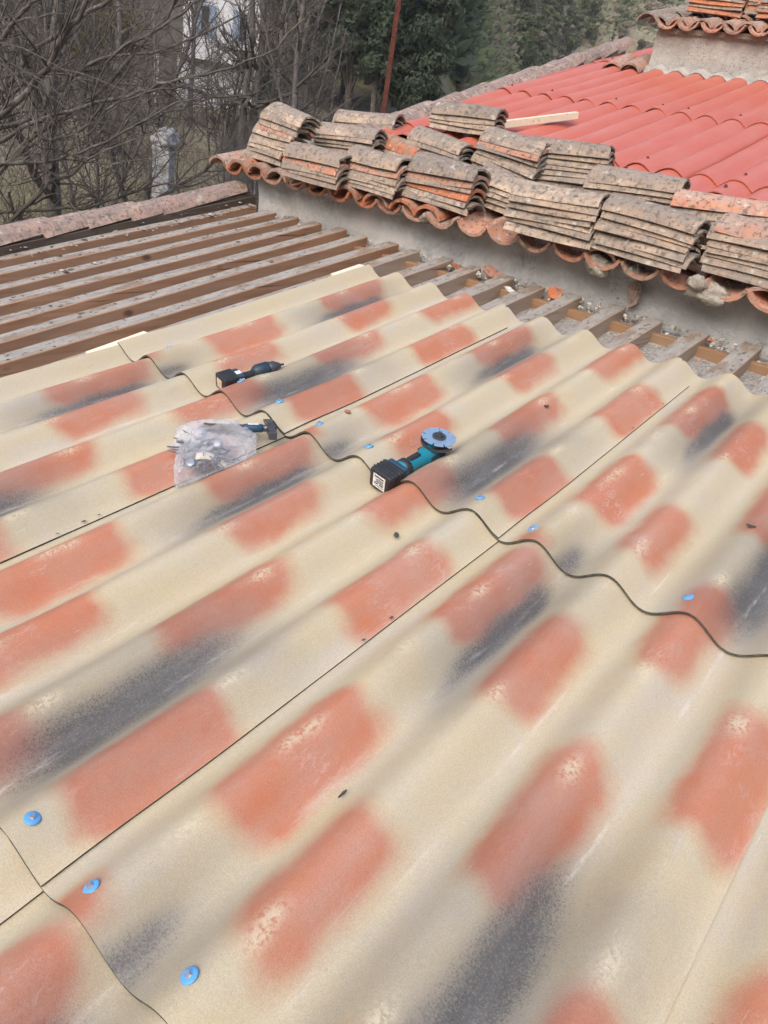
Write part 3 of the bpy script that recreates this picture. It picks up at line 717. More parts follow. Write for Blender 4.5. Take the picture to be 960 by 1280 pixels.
# ------------------------------------------------------------------ loose things
mb=MB(); mb.box(-.42,.42,-.022,.022,0,.045)
o=obj('timber_batten',bevel_mesh(mb.mesh('timber_batten'),.002,1),MAT['white_wood'],None,(-2.08,3.28,redz(3.28)+HR+.012),tile_euler(radians(66),S2*.92)); tag(o,'pale new timber batten lying on the red roof behind the stacks','batten')
mb=MB(); mb.box(-.05,.05,-.15,.15,-.012,.012)
o=obj('wood_offcut',bevel_mesh(mb.mesh('wood_offcut'),.002,1),MAT['white_wood'],None,(-1.90,.05,roofz(.05)+.012),(SU,0,radians(4))); tag(o,'white painted wood offcut under the sheet edge near the drill','offcut')
mb=MB(); mb.box(-.05,.05,-.12,.12,-.012,.012)
o=obj('wood_offcut',bevel_mesh(mb.mesh('wood_offcut'),.002,1),MAT['white_wood'],None,(-1.90,1.46,roofz(1.46)+.012),(SU,0,radians(2))); tag(o,'white wood offcut by the top corner of the leftmost sheet','offcut')

# rusty pole: an angle iron with holes
mb=MB()
t=.006; w_=.038
mb.box(-w_/2,w_/2,-t/2,t/2,-1.2,2.6); mb.box(w_/2-t,w_/2,t/2,w_,-1.2,2.6)
pole=tag(empty('steel_pole',(-3.60,3.62,terrain(-3.6,3.62))),'rusty red steel angle pole standing behind the red roof verge','pole')
mb.v=[(x,y,z+1.0-terrain(-3.6,3.62)) for x,y,z in mb.v]
mb.v=[(x,y,(0 if z<2 else z)) for x,y,z in mb.v]
obj('angle_bar',mb.mesh('angle_bar'),MAT['rust'],pole,rot=(0,0,radians(35)))
mb=MB()
for k in range(40): mb.lathe([(.007,-.0052),(.007,.0052)],8,Matrix.Translation((0,0,1.9+k*.07))@Matrix.Rotation(pi/2,4,'X'))
q_=obj('bolt_hole',mb.mesh('bolt_hole'),MAT['dark_metal'],pole,rot=(0,0,radians(35))); q_['kind']='stuff'
# ---------------- rubble and broken tile between the rafter stubs
def rubble():
    mb=MB(); rr=random.Random(3)
    base=[(0,0,1),(.9,0,.3),(.28,.85,.3),(-.73,.53,.3),(-.73,-.53,.3),(.28,-.85,.3),(0,0,-.8)]
    fs=[(0,1,2),(0,2,3),(0,3,4),(0,4,5),(0,5,1),(6,2,1),(6,3,2),(6,4,3),(6,5,4),(6,1,5)]
    for k in range(1500):
        x=rr.uniform(-3.3,1.2); y=2.155-abs(rr.gauss(0,.11)) if rr.random()<.65 else rr.uniform(1.3,2.1)
        if x<-2.0 and rr.random()<.6: continue
        big=rr.random(); s=.004+.008*rr.random()+(.016*rr.random() if big>.88 else 0)
        z=roofz(y)-.10+(.055*sstep(2.0,2.12,y))+s*.4
        mb.cur=0 if rr.random()<.55 else (1 if rr.random()<.75 else 2)
        R=Matrix.Rotation(rr.uniform(0,6.28),3,Vector((rr.gauss(0,1),rr.gauss(0,1),rr.gauss(0,1))).normalized())
        mb.add([Vector((x,y,z))+R@(Vector(v)*s*rr.uniform(.7,1.3)) for v in base],fs)
    me=mb.mesh('rubble')
    o=obj('rubble',me,[MAT['white_mortar'],MAT['mortar'],MAT['new_tile']]); tag(o,'crumbled mortar and gravel lying between the rafter stubs','rubble',kind='stuff')
rubble()
def crumbs():
    mb=MB(); rr=random.Random(8)
    base=[(0,0,1),(.9,0,.3),(.28,.85,.3),(-.73,.53,.3),(-.73,-.53,.3),(.28,-.85,.3)]
    fs=[(0,1,2),(0,2,3),(0,3,4),(0,4,5),(0,5,1),(5,4,3,2,1)]
    for k in range(1300):
        i=min(int(abs(rr.gauss(0,5))),14); x=RX[i]+rr.uniform(-.04,.02); y=rr.uniform(-.6,2.1)
        if nz(x*5,y*2.2,3)<-.05 and rr.random()<.8: continue
        s=.003+.006*rr.random()+(.01 if rr.random()>.95 else 0); mb.cur=rr.choice((0,0,1,2))
        if rr.random()<.25: x=-3.42+rr.uniform(-.03,.1); s*=1.4; 
        mb.add([(x+a*s*rr.uniform(.7,1.4),y+b*s*rr.uniform(.7,1.6),roofz(y)-.013+c*s*.7+(.02 if x<-3.43 else 0)) for a,b,c in base],fs)
    tag(obj('crumbs',mb.mesh('crumbs'),[MAT['dark_wood'],MAT['mortar'],MAT['pale_mortar']]),'crumbs of old mortar and dirt lying on the bare rafters','rubble',kind='stuff')
    mb=MB()
    for k in range(40):
        c=rr.choice((-4,0,0,4)); y=rr.uniform(-1.1,1.35)
        if nz(c,y*2.5,5)<0: continue
        x=c*P-.012+rr.uniform(-.004,.003); s=rr.uniform(.0015,.0045); z=(roofz(y) if y>0 else y*TL)+.012
        mb.add([(x+a*s*rr.uniform(.6,1.3),y+b*s*2*rr.uniform(.6,1.4),z+c2*s*.6) for a,b,c2 in base],fs)
    tag(obj('seam_crumbs',mb.mesh('seam_crumbs'),MAT['dark_metal']),'dark crumbs caught along the long side laps of the sheets','debris',kind='stuff')
crumbs()
def shard(loc,size,seed,label,mat,rot=(0,0,0)):
    rr=random.Random(seed); mb=MB(); n=7; t=.012
    pts=[(size[0]*cos(2*pi*k/n)*rr.uniform(.65,1.1),size[1]*sin(2*pi*k/n)*rr.uniform(.65,1.1)) for k in range(n)]
    for z in (0,t): mb.v += [(x,y,z+.25*x*x/size[0]) for x,y in pts]
    mb.f=[tuple(reversed(range(n))),tuple(range(n,2*n))]+[(k,(k+1)%n,n+(k+1)%n,n+k) for k in range(n)]; mb.m=[0]*len(mb.f)
    o=obj('tile_shard',mb.mesh('tile_shard'),mat,None,loc,rot); tag(o,label,'tile shard'); return o
shard((-.60,2.15,roofz(2.15)+.055),(.055,.085),1,'tall pale tile shard leaning on the plaster wall behind a rafter stub',MAT['verge_tile'],(radians(80),radians(-8),radians(-18)))
shard((-1.42,2.10,roofz(2.1)-.02),(.07,.05),2,'broken pink tile piece by the wall left of the middle stubs',MAT['pink_tile'],(radians(35),.2,.6))
shard((-1.02,2.11,roofz(2.1)-.03),(.06,.05),3,'curved orange tile fragment bedded behind the purlin',MAT['new_tile'],(radians(50),.2,.1))
shard((-1.62,2.06,roofz(2.06)-.03),(.05,.035),4,'small orange tile fragment between two rafter stubs near the sheet corner',MAT['new_tile'],(.3,.2,1.))
shard((-1.20,1.93,roofz(1.93)-.02),(.035,.016),5,'white mortar splinter standing between the rafter stubs',MAT['white_mortar'],(.9,.5,.4))
def sheet_z(x,y):
    wv=(x/P)%4; z=H/2*(1-cos(2*pi*wv))
    if y>=0: return roofz(y)+z+.01*(1-sstep(.06,.4,y))
    return y*TL+z
def frame(x,y,z,yaw,pitch=0.,roll=0.):
    return (x,y,z),tile_euler(yaw,pitch,roll)
SMOOTH=lambda me:(me.polygons.foreach_set('use_smooth',[True]*len(me.polygons)),me)[1]
def bx(x0,x1,y0,y1,z0,z1,w=.006,taper=None):
    mb=MB(); mb.box(x0,x1,y0,y1,z0,z1)
    if taper: mb.v=[taper(v) for v in mb.v]
    return bevel_mesh(mb.mesh('part'),w,2)
RXM=Matrix.Rotation(pi/2,4,'Y')
# ---------------- angle grinder (axis along +x, battery at -x)
loc,rot=frame(-.418,-.008,sheet_z(-.44,0)+.033,radians(85),SU+radians(3),radians(7))
gr=tag(empty('angle_grinder',loc,rot),'teal cordless angle grinder with black battery and pale steel disc','angle grinder')
obj('battery',bx(-.045,.028,-.044,.044,-.036,.036,.008),MAT['black_plastic'],gr)
mb=MB(); mb.box(-.0475,-.0455,-.026,.024,-.022,.026); lab=obj('battery_label',mb.mesh('battery_label'),MAT['label'],gr)
mb=MB()
for y0,y1,z,h in ((-.020,.018,.017,.0045),(-.020,.006,.010,.002),(-.020,.014,.006,.0016),(-.020,.010,.002,.0016),(-.020,.016,-.002,.0016),(-.020,-.004,-.009,.004),(.002,.018,-.009,.004),(-.020,.012,-.016,.0016)): mb.box(-.0481,-.0474,y0,y1,z,z+h)
obj('label_print',mb.mesh('label_print'),MAT['black_plastic'],lab)['kind']='stuff'
obj('battery_rail',bx(.026,.046,-.038,.038,-.033,.033,.006),MAT['navy_plastic'],gr)
mb=MB(); mb.lathe([(.020,.04),(.030,.055),(.027,.08),(.0245,.12),(.027,.15),(.031,.17),(.033,.20),(.028,.212)],20,RXM)
me=SMOOTH(mb.mesh('body')); obj('body',me,MAT['teal_plastic'],gr)
mb=MB()
for k in range(5):
    for s in (-1,1): mb.box(.165+.009*k,.169+.009*k,s*.0305-.002,s*.0305+.002,-.014,.014)
obj('vent_slots',mb.mesh('vent_slots'),MAT['black_plastic'],gr)['kind']='stuff'
mb=MB()
for k in range(4): mb.box(-.03+.014*k,-.023+.014*k,-.0447,.0447,-.0366,.0366)
obj('battery_ribs',bevel_mesh(mb.mesh('battery_ribs'),.002,1),MAT['black_plastic'],gr)['kind']='stuff'
mb=MB(); mb.box(-.012,.012,.0441,.0448,-.012,.004); obj('side_label',mb.mesh('side_label'),MAT['label'],gr)
obj('switch',bx(.085,.135,-.01,.01,.022,.031,.004),MAT['black_plastic'],gr)
mb=MB(); mb.lathe([(.026,.055),(.0325,.06),(.0325,.078),(.028,.082)],20,RXM); obj('grip_band',SMOOTH(mb.mesh('grip_band')),MAT['black_plastic'],gr)
mb=MB(); mb.lathe([(.020,-.032),(.030,-.03),(.033,-.01),(.033,.018),(.024,.028),(.016,.036)],20,Matrix.Translation((.222,0,.006)))
obj('gear_head',SMOOTH(mb.mesh('gear_head')),MAT['navy_plastic'],gr)
mb=MB(); n=28
for sgn in (-1,1):
    pass
Md=Matrix.Translation((.226,0,.050))@Matrix.Rotation(radians(5),4,'Y')
segs=9; r0,r1=.011,.0575
for z in (-.0009,.0009):
    for k in range(segs):
        for m in range(7):
            a=2*pi*(k+.07+.86*m/6)/segs
            mb.v.append(tuple(Md@Vector((r0*cos(a),r0*sin(a),z)))); mb.v.append(tuple(Md@Vector((.045*cos(a),.045*sin(a),z)))); mb.v.append(tuple(Md@Vector((r1*cos(a),r1*sin(a),z))))
hv=len(mb.v)//2
def vid(l,k,m,j): return l*hv+(k*7+m)*3+j
for k in range(segs):
    for m in range(6):
        for j in (0,1):
            mb.f.append((vid(1,k,m,j),vid(1,k,m,j+1),vid(1,k,m+1,j+1),vid(1,k,m+1,j))); mb.f.append((vid(0,k,m,j),vid(0,k,m+1,j),vid(0,k,m+1,j+1),vid(0,k,m,j+1)))
        mb.f.append((vid(1,k,m,2),vid(0,k,m,2),vid(0,k,m+1,2),vid(1,k,m+1,2)))
    k2=(k+1)%segs                                     # web between two slots, only near the hub
    mb.f.append((vid(1,k,6,0),vid(1,k,6,1),vid(1,k2,0,1),vid(1,k2,0,0))); mb.f.append((vid(0,k,6,0),vid(0,k2,0,0),vid(0,k2,0,1),vid(0,k,6,1)))
    for m_,kk in ((0,k),(6,k)): mb.f.append((vid(0,kk,m_,1),vid(0,kk,m_,2),vid(1,kk,m_,2),vid(1,kk,m_,1)))
mb.m=[0]*len(mb.f); dsc=obj('disc',mb.mesh('disc'),MAT['blade'],gr)
mb=MB(); mb.lathe([(.023,.001),(.023,.005),(.018,.0055)],24,Md); mb.lathe([(.0145,.004),(.0145,.012),(.007,.0125),(.007,.019),(.003,.0195)],6,Md); obj('flange_nut',mb.mesh('flange_nut'),MAT['dark_steel'],gr)
mb=MB()                                              # half guard under the disc
for k in range(15):
    a=radians(-50)+radians(230)*k/14+pi/2
    for (rad,z) in ((.020,.028),(.059,.030),(.0595,.040)): mb.v.append(tuple(Matrix.Translation((.226,0,.012))@Vector((rad*cos(a),rad*sin(a),z-.012))))
for k in range(14):
    b=k*3; mb.f += [(b,b+3,b+4,b+1),(b+1,b+4,b+5,b+2)]; mb.m += [0,0]
go=obj('guard',mb.mesh('guard'),MAT['dark_steel'],gr); sm=go.modifiers.new('thick','SOLIDIFY'); sm.thickness=.0015
# ---------------- cordless drill
MAT['dark_blue_plastic']=flat('dark_blue_plastic',(.012,.03,.05),.45)
loc,rot=frame(-1.275,.085,sheet_z(-1.30,.1)+.036,radians(80),SU+radians(1),radians(10))
dr=tag(empty('cordless_drill',loc,rot),'small dark blue cordless drill with black battery lying in a wave trough','cordless drill')
obj('battery',bx(-.045,.022,-.036,.036,-.030,.032,.007),MAT['black_plastic'],dr)
mb=MB(); mb.box(-.0475,-.0455,-.016,.018,-.016,.020); obj('battery_label',mb.mesh('battery_label'),MAT['tan_label'],dr)
obj('foot',bx(.02,.046,-.031,.031,-.026,.028,.006),MAT['navy_plastic'],dr)
mb=MB(); mb.box(.0235,.0425,-.0335,-.031,-.008,.016); mb.box(.022,.043,-.012,.008,.0275,.0295); obj('side_label',mb.mesh('side_label'),MAT['label'],dr)
mb=MB(); mb.lathe([(.018,.04),(.0165,.06),(.0155,.09),(.018,.115)],16,RXM); obj('handle',SMOOTH(mb.mesh('handle')),MAT['black_plastic'],dr)
MH=Matrix.Translation((.105,0,.004))@Matrix.Rotation(radians(-12),4,'Z')@Matrix.Rotation(radians(-8),4,'Y')@RXM
mb=MB(); mb.lathe([(.012,-.012),(.024,0),(.029,.012),(.029,.055),(.026,.062)],18,MH); obj('body',SMOOTH(mb.mesh('body')),MAT['dark_blue_plastic'],dr)
mb=MB(); mb.lathe([(.024,.060),(.0245,.066),(.0235,.084),(.021,.088),(.0125,.102),(.009,.108),(.0042,.109),(.004,.122),(.001,.124)],16,MH); obj('chuck',SMOOTH(mb.mesh('chuck')),MAT['dark_steel'],dr)
obj('trigger',bx(.092,.108,-.006,.006,-.026,-.014,.003),MAT['black_plastic'],dr)
# ---------------- hammer: head along local y, handle along -x
loc,rot=frame(-.875,-.085,sheet_z(-.99,-.05)+.006,radians(52),radians(3),radians(-4))
hm=tag(empty('hammer',loc,rot),'mason hammer with dark head and black grip, handle under the screw bag','hammer')
mb=MB()
prof=[(-.082,.013,.013),(-.06,.0135,.0135),(-.045,.0115,.0115),(-.022,.013,.015),(.022,.013,.015),(.04,.011,.010),(.07,.014,.006),(.095,.017,.0022)]
for y,a,b in prof: mb.v += [(-a,y,-b),(a,y,-b),(a,y,b),(-a,y,b)]
for i in range(len(prof)-1):
    for k in range(4): mb.f.append((i*4+k,i*4+(k+1)%4,(i+1)*4+(k+1)%4,(i+1)*4+k))
mb.f += [(0,3,2,1),(28,29,30,31)]; mb.m=[0]*len(mb.f)
obj('head',bevel_mesh(fix_normals(mb.mesh('head')),.002,2,20),MAT['dark_steel'],hm)
mb=MB(); mb.lathe([(.009,-.02),(.0115,.0),(.0115,.03)],14,Matrix.Rotation(-pi/2,4,'Y')); obj('neck',SMOOTH(mb.mesh('neck')),MAT['dark_steel'],hm)
mb=MB(); mb.lathe([(.012,.025),(.0145,.03),(.0145,.085),(.013,.09)],14,Matrix.Rotation(-pi/2,4,'Y')); obj('collar',SMOOTH(mb.mesh('collar')),MAT['navy_plastic'],hm)
mb=MB(); mb.lathe([(.012,.088),(.0125,.10),(.0135,.16),(.0145,.20),(.0165,.215),(.010,.222)],14,Matrix.Rotation(-pi/2,4,'Y')); obj('handle',SMOOTH(mb.mesh('handle')),MAT['dark_wood'],hm)
mb=MB(); mb.box(-.075,-.04,-.006,.006,.0135,.0155); obj('handle_label',mb.mesh('handle_label'),MAT['label'],hm)
# ---------------- plastic bag of screws
def bag_mat():
    q=N('clear_plastic_film'); t=q.t; out=t.nodes['Material Output']
    tr=q.n('ShaderNodeBsdfTransparent'); tr.inputs[0].default_value=(.95,.96,1,1)
    q.col((.88,.90,.94)); q.rough(.13); q.b.inputs['Specular IOR Level'].default_value=.6
    v=q.co(); q.bump(q.noise(v,16,2,.5,1.5),.3,.01)
    tl=q.n('ShaderNodeBsdfTranslucent'); tl.inputs[0].default_value=(.9,.92,.96,1)
    m1=q.n('ShaderNodeMixShader'); m1.inputs[0].default_value=.35; q.l(q.b.outputs[0],m1.inputs[1]); q.l(tl.outputs[0],m1.inputs[2])
    lw=q.n('ShaderNodeLayerWeight'); lw.inputs[0].default_value=.35
    fac=q.math('ADD',q.math('MULTIPLY',lw.outputs['Facing'],.50),q.ramp(q.noise(v,14,3,.5),[(.42,.10),(.75,.36)]),True)
    m2=q.n('ShaderNodeMixShader'); q.l(fac,m2.inputs[0]); q.l(tr.outputs[0],m2.inputs[1]); q.l(m1.outputs[0],m2.inputs[2]); q.l(m2.outputs[0],out.inputs[0])
    return q.mat
BX,BY=-.945,-.325
OUTL=[(-1.10,-.30),(-1.085,-.205),(-1.02,-.135),(-.955,-.12),(-.885,-.14),(-.825,-.20),(-.80,-.255),(-.80,-.31),(-.815,-.37),(-.835,-.43),(-.87,-.475),(-.905,-.455),(-.96,-.405),(-1.03,-.36)]
def outl(a):
    best=1e9; d=(cos(a),sin(a))
    for (x0,y0),(x1,y1) in zip(OUTL,OUTL[1:]+OUTL[:1]):
        x0-=BX;x1-=BX;y0-=BY;y1-=BY; ex,ey=x1-x0,y1-y0; det=d[0]*(-ey)+ex*d[1]
        if abs(det)<1e-9: continue
        tt=(x0*(-ey)+ex*y0)/det; u=(d[0]*y0-d[1]*x0)/det
        if tt>0 and -.001<=u<=1.001: best=min(best,tt)
    return best if best<1 else .14
bm=bmesh.new(); bmesh.ops.create_icosphere(bm,subdivisions=6,radius=1)
for v in bm.verts:
    c=v.co.copy(); a=atan2(c.y,c.x); rr_=sqrt(c.x*c.x+c.y*c.y)
    R=outl(a)*(1+.04*nz(cos(a)*7,sin(a)*7,5))
    x=BX+R*cos(a)*rr_**.85; y=BY+R*sin(a)*rr_**.85
    # creases: ridged noise at two scales
    rg=1-abs(nz(c.x*2.1+3,c.y*2.1,c.z*1.2))*2.4; rg2=1-abs(nz(c.x*4.6,c.y*4.6+4,c.z*3+2))*2.6; rg3=1-abs(nz(c.x*9+2*c.y,c.y*9,c.z*6+2))*2.2
    floor=sheet_z(x,y)+.003; zb=y*TL+H*.55
    top=zb+.010+.058*max(0,c.z)**.8*(.90+.14*rg+.07*rg2)+.0025*rg3*max(0,c.z)**.3
    z=top if c.z>=0 else min(zb+.012*(1+c.z),floor+.004)
    v.co=Vector((x+.003*rg3,y+.004*rg2,max(z,floor)))
me=bpy.data.meshes.new('plastic_bag'); bm.to_mesh(me); bm.free(); SMOOTH(me)
bag=obj('plastic_bag',me,bag_mat()); tag(bag,'crumpled clear plastic bag full of screws beside the hammer','plastic bag')
mb=MB(); mb.lathe([(.0022,0),(.0026,.004),(.0026,.05),(.0005,.058)],6); mb.lathe([(.009,-.001),(.009,.0012),(.005,.002)],12,Matrix.Translation((0,0,.001))); mb.lathe([(.0048,-.006),(.0048,-.001)],6)
SCR=fix_normals(mb.mesh('loose_screw')); SCR.materials.append(MAT['dull_zinc'])
rr=random.Random(9)
for k in range(60):
    a=rr.uniform(0,2*pi); q_=sqrt(rr.random())*.085; x=BX+.03+q_*cos(a)*.85; y=BY-.012+q_*sin(a)
    z=sheet_z(x,y)*.5+(y*TL+H*.55)*.5+.020+.040*rr.random()*(1-q_/.13)
    z=max(z,sheet_z(x,y)+.010)
    e=Matrix.Rotation(rr.uniform(0,2*pi),3,'Z')@Matrix.Rotation(radians(rr.uniform(72,100)),3,'Y')
    o=obj('loose_screw',SCR,None,None,(x,y,z),e.to_euler()); tag(o,'zinc roofing screw with washer loose inside the plastic bag','screw','loose screws in the plastic bag')
mb=MB(); mb.lathe([(.0175,0),(.0175,.0025),(.006,.003)],20); LW=mb.mesh('loose_washer',True); LW.materials.append(MAT['dull_zinc'])
for k,(x,y,t1,t2) in enumerate([(-.862,-.425,.5,.3),(-.935,-.31,.4,-.3),(-.97,-.36,-.5,.2),(-.90,-.29,.6,.5),(-1.0,-.27,.3,.6)]):
    o=obj('loose_washer',LW,None,None,(x,y,max(sheet_z(x,y)+.022,y*TL+H*.55+.045)),(t1,t2,0)); tag(o,'round steel washer loose among the screws in the plastic bag','washer','loose washers in the plastic bag')
mb=MB(); n=8
for i in range(n+1):
    u=i/n; mb.v += [(-.05+.1*u,-.012+.01*sin(u*3),.008*sin(u*5)),(-.05+.1*u,.014+.01*sin(u*3),.008*sin(u*5)+.006)]
for i in range(n): mb.f.append((i*2,i*2+2,i*2+3,i*2+1)); mb.m.append(0)
o=obj('paper_slip',mb.mesh('paper_slip',True),MAT['white_wood'],None,(-.86,-.345,sheet_z(-.86,-.345)+.045),(.3,.2,radians(48))); sm=o.modifiers.new('thick','SOLIDIFY'); sm.thickness=.0006
tag(o,'white paper slip curled inside the plastic bag of screws','paper')
# ---------------- small debris on the sheets
def flake(x,y,s,seed,label,mat=None):
    o=shard((x,y,sheet_z(x,y)+.004),(s,s*.55),seed,label,mat or MAT['dark_metal'],(SL,0,seed*1.3)); o.name='debris_flake'; o['category']='debris'; o.scale=(1,1,.35); return o
flake(-.232,-.19,.016,21,'dark curled flake on the sheet below the grinder')
flake(.535,.49,.014,22,'dark flake on the sheet at the right picture edge')
flake(.24,-.93,.014,23,'thin dark splinter on the nearest sheet between two orange patches').scale=(1,.4,.3)
flake(-.775,.185,.018,24,'small orange tile chip on the sheet between hammer and grinder',MAT['new_tile'])
flake(-.30,.75,.014,25,'dark flake beside the orange patch right of the grinder')

# ---------------- trees
def twig_curve(p,d,L,r0,rr,n=5,grav=.0,wob=.35):
    pts=[Vector(p)]; d=Vector(d).normalized()
    for k in range(n):
        d=(d+Vector((rr.gauss(0,wob),rr.gauss(0,wob),rr.gauss(0,wob)+grav))*.5).normalized(); pts.append(pts[-1]+d*L/n)
    return pts,[r0*(1-.75*k/n) for k in range(n+1)]
# the leafless tree at the left: limbs traced where they reach over the verge
LIMBS=[
    ( [(-7.19, 1.22, 0.09), (-6.96, 1.77, 0.62), (-6.55, 2.02, 1.14), (-6.36, 2.1, 1.31), (-6.17, 2.18, 1.49), (-6.07, 2.34, 1.7)] , 0.034 , 0.018 ),
    ( [(-6.72, 1.01, -0.1), (-6.11, 1.75, 0.56), (-5.86, 1.94, 0.87), (-5.65, 2.03, 1.14), (-5.44, 2.13, 1.48), (-5.38, 2.22, 1.7)] , 0.04 , 0.021 ),
    ( [(-6.96, 1.1, -0.17), (-6.46, 1.92, 0.36), (-6.16, 2.2, 0.58), (-5.91, 2.36, 0.7), (-5.59, 2.61, 0.86), (-5.44, 2.82, 0.98), (-5.28, 3.03, 1.08), (-5.16, 3.37, 1.22), (-5.01, 3.73, 1.44), (-4.95, 3.98, 1.73)] , 0.028 , 0.009 ),
    ( [(-7.69, 1.37, -0.32), (-7.03, 2.22, 0.39), (-6.76, 2.45, 0.52), (-6.6, 2.46, 0.7), (-6.35, 2.63, 0.98), (-6.09, 2.79, 1.16), (-5.76, 3.05, 1.43), (-5.6, 3.26, 1.64), (-5.48, 3.41, 1.83)] , 0.03 , 0.014 ),
    ( [(-7.11, 1.43, -0.63), (-6.81, 2.08, 0.04), (-6.56, 2.27, 0.39), (-6.43, 2.51, 0.6), (-6.24, 2.81, 0.88), (-6.02, 2.9, 1.14), (-5.92, 3.04, 1.35), (-5.8, 3.2, 1.6), (-5.72, 3.3, 1.8)] , 0.034 , 0.019 ),
    ( [(-6.42, 1.05, -0.23), (-6.0, 1.67, 0.2), (-5.77, 1.83, 0.4), (-5.66, 2.01, 0.48), (-5.55, 2.2, 0.58), (-5.41, 2.41, 0.8), (-5.33, 2.75, 0.95), (-5.3, 3.01, 1.02)] , 0.026 , 0.009 ),
    ( [(-5.93, 0.87, -0.09), (-5.54, 1.43, 0.25), (-5.37, 1.73, 0.3), (-5.14, 1.87, 0.43), (-4.98, 2.12, 0.59), (-4.81, 2.36, 0.8), (-4.69, 2.73, 0.97), (-4.54, 3.1, 1.04)] , 0.02 , 0.007 ),
    ( [(-7.36, 1.51, -0.91), (-7.16, 1.97, -0.65), (-6.9, 2.19, -0.43), (-6.62, 2.44, -0.02), (-6.51, 2.63, 0.11), (-6.39, 2.81, 0.39), (-6.35, 2.87, 0.61)] , 0.03 , 0.015 ),
    ( [(-8.17, 1.57, -0.21), (-7.6, 2.53, 0.67), (-7.38, 2.68, 1.02), (-7.08, 2.93, 1.32), (-6.78, 3.17, 1.58), (-6.66, 3.34, 1.77)] , 0.038 , 0.021 ),
    ( [(-7.58, 1.64, -0.58), (-7.07, 2.69, -0.33), (-6.72, 3.02, -0.21), (-6.55, 3.28, -0.09), (-6.31, 3.39, 0.06), (-6.07, 3.71, 0.09)] , 0.026 , 0.01 ),
    ( [(-5.77, 1.26, 1.1), (-5.52, 1.47, 1.0), (-5.47, 1.56, 0.94), (-5.41, 1.68, 0.77), (-5.41, 1.67, 0.61)] , 0.01 , 0.006 ),
    ( [(-8.34, 1.87, -0.1), (-7.84, 2.65, 0.55), (-7.57, 2.86, 0.85), (-7.38, 3.19, 0.96), (-7.07, 3.44, 1.15), (-6.65, 3.81, 1.32), (-6.21, 4.34, 1.72)] , 0.025 , 0.011 ),
    ( [(-7.85, 1.69, 0.1), (-7.48, 2.48, 0.78), (-7.22, 2.7, 0.89), (-6.9, 2.98, 0.92), (-6.62, 3.41, 0.94), (-6.34, 3.78, 1.0)] , 0.019 , 0.008 ),
]
tb=(-8.0,1.0); tz=terrain(*tb)
bt=tag(empty('bare_tree',(tb[0],tb[1],tz)),'big leafless tree with lichened limbs reaching in from the left edge','tree')
def local(pts,o): return [Vector(p)-Vector(o) for p in pts]
O3=(tb[0],tb[1],tz); rr=random.Random(12)
mb=MB(); mb.tube([(0,0,-.3),(.05,.02,.8),(.12,.05,1.8),(.2,.0,2.6),(.3,.05,3.6),(.3,.1,4.6),(.5,.15,6.)],[.20,.16,.14,.12,.10,.07,.03],10); obj('trunk',mb.mesh('trunk',True),MAT['bark'],bt)
tw=MB()
def smooth_pts(pts,k=3):
    P_=[Vector(p) for p in pts]; out=[]
    for i in range(len(P_)-1):
        p0=P_[max(i-1,0)];p1=P_[i];p2=P_[i+1];p3=P_[min(i+2,len(P_)-1)]
        for j in range(k):
            t=j/k; out.append(.5*((2*p1)+(p2-p0)*t+(2*p0-5*p1+4*p2-p3)*t*t+(3*p1-p0-3*p2+p3)*t**3))
    out.append(P_[-1]); return out
for pts,r0,r1 in LIMBS:
    st=Vector((tb[0]+.15,tb[1]+.03,min(pts[0][2]-.35,tz+4.)))
    pl=smooth_pts([st]+[Vector(p) for p in pts]); n=len(pl)
    pl=[p+Vector((rr.gauss(0,.012),rr.gauss(0,.012),rr.gauss(0,.012))) for p in pl]
    rad=[r0*1.15+(r1-r0*1.15)*(i/(n-1)) for i in range(n)]
    mb=MB(); mb.tube(local(pl,O3),[q*.72 for q in rad],7); obj('limb',mb.mesh('limb',True),MAT['bark'],bt)
    for k in range(int(5+n*.9)):
        i=rr.randrange(3,n); d=(pl[min(i+1,n-1)]-pl[i-1]).normalized(); d=(d+Vector((rr.gauss(0,.5),rr.gauss(0,.5),rr.gauss(.1,.5)))).normalized()
        tp,tr=twig_curve(pl[i],d,rr.uniform(.4,1.3),min(rad[i]*.55,rr.uniform(.004,.010)),rr,6,.03,.28); tw.tube(local(tp,O3),tr,4,False)
        for _ in range(rr.randrange(2,5)):
            j=rr.randrange(1,6); d2=(tp[min(j+1,6)]-tp[j-1]).normalized()+Vector((rr.gauss(0,.6),rr.gauss(0,.6),rr.gauss(.05,.6)))
            t2,r2=twig_curve(tp[j],d2,rr.uniform(.2,.6),tr[j]*.6,rr,4,.0,.3); tw.tube(local(t2,O3),r2,3,False)
o=obj('twigs',tw.mesh('twigs'),MAT['twig'],bt); o['kind']='stuff'
